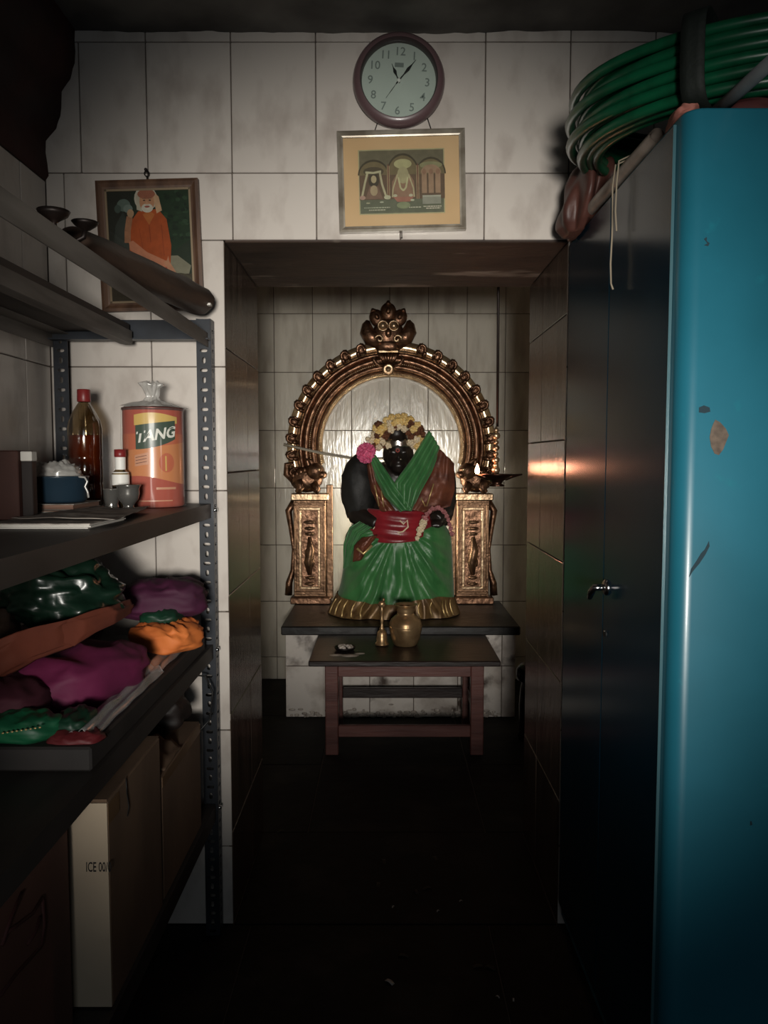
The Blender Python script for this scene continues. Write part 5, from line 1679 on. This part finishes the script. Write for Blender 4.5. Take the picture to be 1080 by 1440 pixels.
for a in (R(233), R(60)):
    c_ = HC + Vector((.352 * math.cos(a), .352 * 1.05 * math.sin(a), .075 + .055 + .03 * math.sin(a)))
    e1 = Vector((math.cos(a), math.sin(a), 0)); tn = Vector((-math.sin(a), math.cos(a), 0))
    b = MB()
    b.grid(lambda u, v: c_ + e1 * (.062 * math.copysign(abs(math.cos(2 * PI * u)) ** .6, math.cos(2 * PI * u))) + Vector((0, 0, .088 * math.copysign(abs(math.sin(2 * PI * u)) ** .6, math.sin(2 * PI * u)))) + tn * (.045 * (v - .5)), 36, 3, wrap=True)
    add_mod_solid(b.build('strap', 'strap_black', hose), .003, 1)
bg = at(816, 285, 2.17)
def bag_fn(u, v):
    a = 2 * PI * u
    prof = [(.0, -.09), (.05, -.088), (.075, -.065), (.09, -.02), (.09, .04), (.075, .08), (.045, .105), (.0, .112)]
    f = v * (len(prof) - 1); i = min(int(f), len(prof) - 2); t = f - i
    r = prof[i][0] * (1 - t) + prof[i + 1][0] * t; z = prof[i][1] * (1 - t) + prof[i + 1][1] * t
    k = 1 + .22 * math.sin(a * 6 + z * 20) * .5 + .35 * nz((math.cos(a) * 2, math.sin(a) * 2, z * 12))
    lean = .30 * (z + .11)
    q = bg + Vector((r * k * math.cos(a) * .62 + lean * .75 - .014, r * k * math.sin(a) * 1.1 - lean * .4, z))
    if q.x > KX0 - .006:
        q.z = max(q.z, KZ + .001)
    return q
b = MB(); b.grid(bag_fn, 60, 36, wrap=True)
tag(b.build('brown_bag', 'bag_brown'), 'wrinkled brown plastic bag slumped over the cupboard corner', 'bag')
pw = thing('white_pipe', 'off-white plastic pipe lying along the top edge of the cupboard', 'pipe', (KX0 + .02, 2.0, KZ))
q0, q1 = Vector((KX0 - .003, 2.262, KZ + .022)), Vector((KX0 + .013, 1.62, KZ + .022))
b = MB(); d_ = (q1 - q0).normalized()
b.tube([q0, q0.lerp(q1, .5), q1], .0155, 16, caps=False); b.tube([q0 + d_ * .0005, q0.lerp(q1, .5), q1 - d_ * .0005], .0125, 16, caps=False); b.build('pipe_wall', 'pipe_white', pw)
b = MB(); b.tube([q0 + Vector((.0155 * math.cos(k * .4), 0, .0155 * math.sin(k * .4))) for k in range(16)], .0022, 6); b.build('pipe_rim', 'pipe_white', pw)
sp = at(871, 252, 1.82)
xs_ = KX0 - .022
b = MB(); b.tube([(xs_ + .03, 1.80, KZ + .042), (xs_ + .004, 1.80, KZ + .03), (xs_ - .002, 1.80, KZ - .02), (xs_ + .001, 1.803, KZ - .10), (xs_ - .003, 1.80, KZ - .19), (xs_ - .001, 1.80, KZ - .235), (xs_ + .001, 1.79, KZ - .25)], .0022, 6)
tag(b.build('long_string', 'string'), 'long loose string hanging from the cupboard top over the door', 'string')
b = MB(); b.tube([(xs_ + .03, 1.775, KZ + .042), (xs_ + .004, 1.775, KZ + .03), (xs_ - .001, 1.772, KZ - .02), (xs_ - .001, 1.777, KZ - .08), (xs_ + .001, 1.772, KZ - .125)], .002, 6)
tag(b.build('short_string', 'string'), 'shorter loose string hanging beside the long one on the cupboard', 'string')
g0, g1 = Vector((.625, 1.53, KZ + .016)), at(1112, 62, 1.30)
b = MB(); b.tube([g0, g0.lerp(g1, .5), g1], .0125, 14)
tag(b.build('grey_stick', 'pipe_grey'), 'grey round stick poking out over the cupboard front edge', 'stick')
lump('pink_cloth', 'pink_cloth', (.583, 1.56, KZ + .012), (.026, .09, .014), 'pale pink cloth scrap caught under the hose coil', 31, -.2, .15, base=KZ + .0008)
lump('red_cloth_pad', 'darkred_cloth', (.80, 1.62, KZ + .022), (.16, .14, .024), 'flat dark red cloth under the hose on the cupboard', 33, 0, .06, base=KZ + .0008, sq=.5)
lump('dark_cloth_pad', 'roll_brown', (.72, 2.02, KZ + .03), (.14, .16, .04), 'dull brown folded sack under the hose near the wall', 35, 0, .1, base=KZ + .0008, sq=.6, cat='sack')

# ------------------------------------------------------------------ scraps on the floor
rs = random.Random(77)
def scrap(x, y, s_, m, label, cat, group):
    p = onz(x, y, 0.0)
    a = rs.uniform(0, 3)
    b = MB()
    b.grid(lambda u, v: p + Vector(((u - .5) * s_ * math.cos(a) - (v - .5) * s_ * .4 * math.sin(a), (u - .5) * s_ * math.sin(a) + (v - .5) * s_ * .4 * math.cos(a), .0015 + .004 * math.sin(u * 3))), 6, 2)
    o = b.build('floor_scrap', m); add_mod_solid(o, .0008, 0)
    tag(o, label, cat, group)
scrap(548, 1382, .028, 'scrap_white', 'largest white paper scrap lying on the dark floor', 'paper scrap', None)
for x, y in ((553, 1276), (616, 1282), (700, 1403), (648, 1268), (722, 1407)):
    scrap(x, y, .011, 'scrap_white', 'tiny pale scrap lying on the dark stone floor', 'paper scrap', 'tiny scraps on the floor')
for x, y in ((540, 1212), (612, 1208), (600, 1250), (585, 1255), (532, 1245), (690, 1362), (672, 1360), (568, 1345), (395, 1170)):
    scrap(x, y, .03, 'dry_leaf', 'dry petal fragment lying on the dark stone floor', 'petal', 'dry petals on the floor')
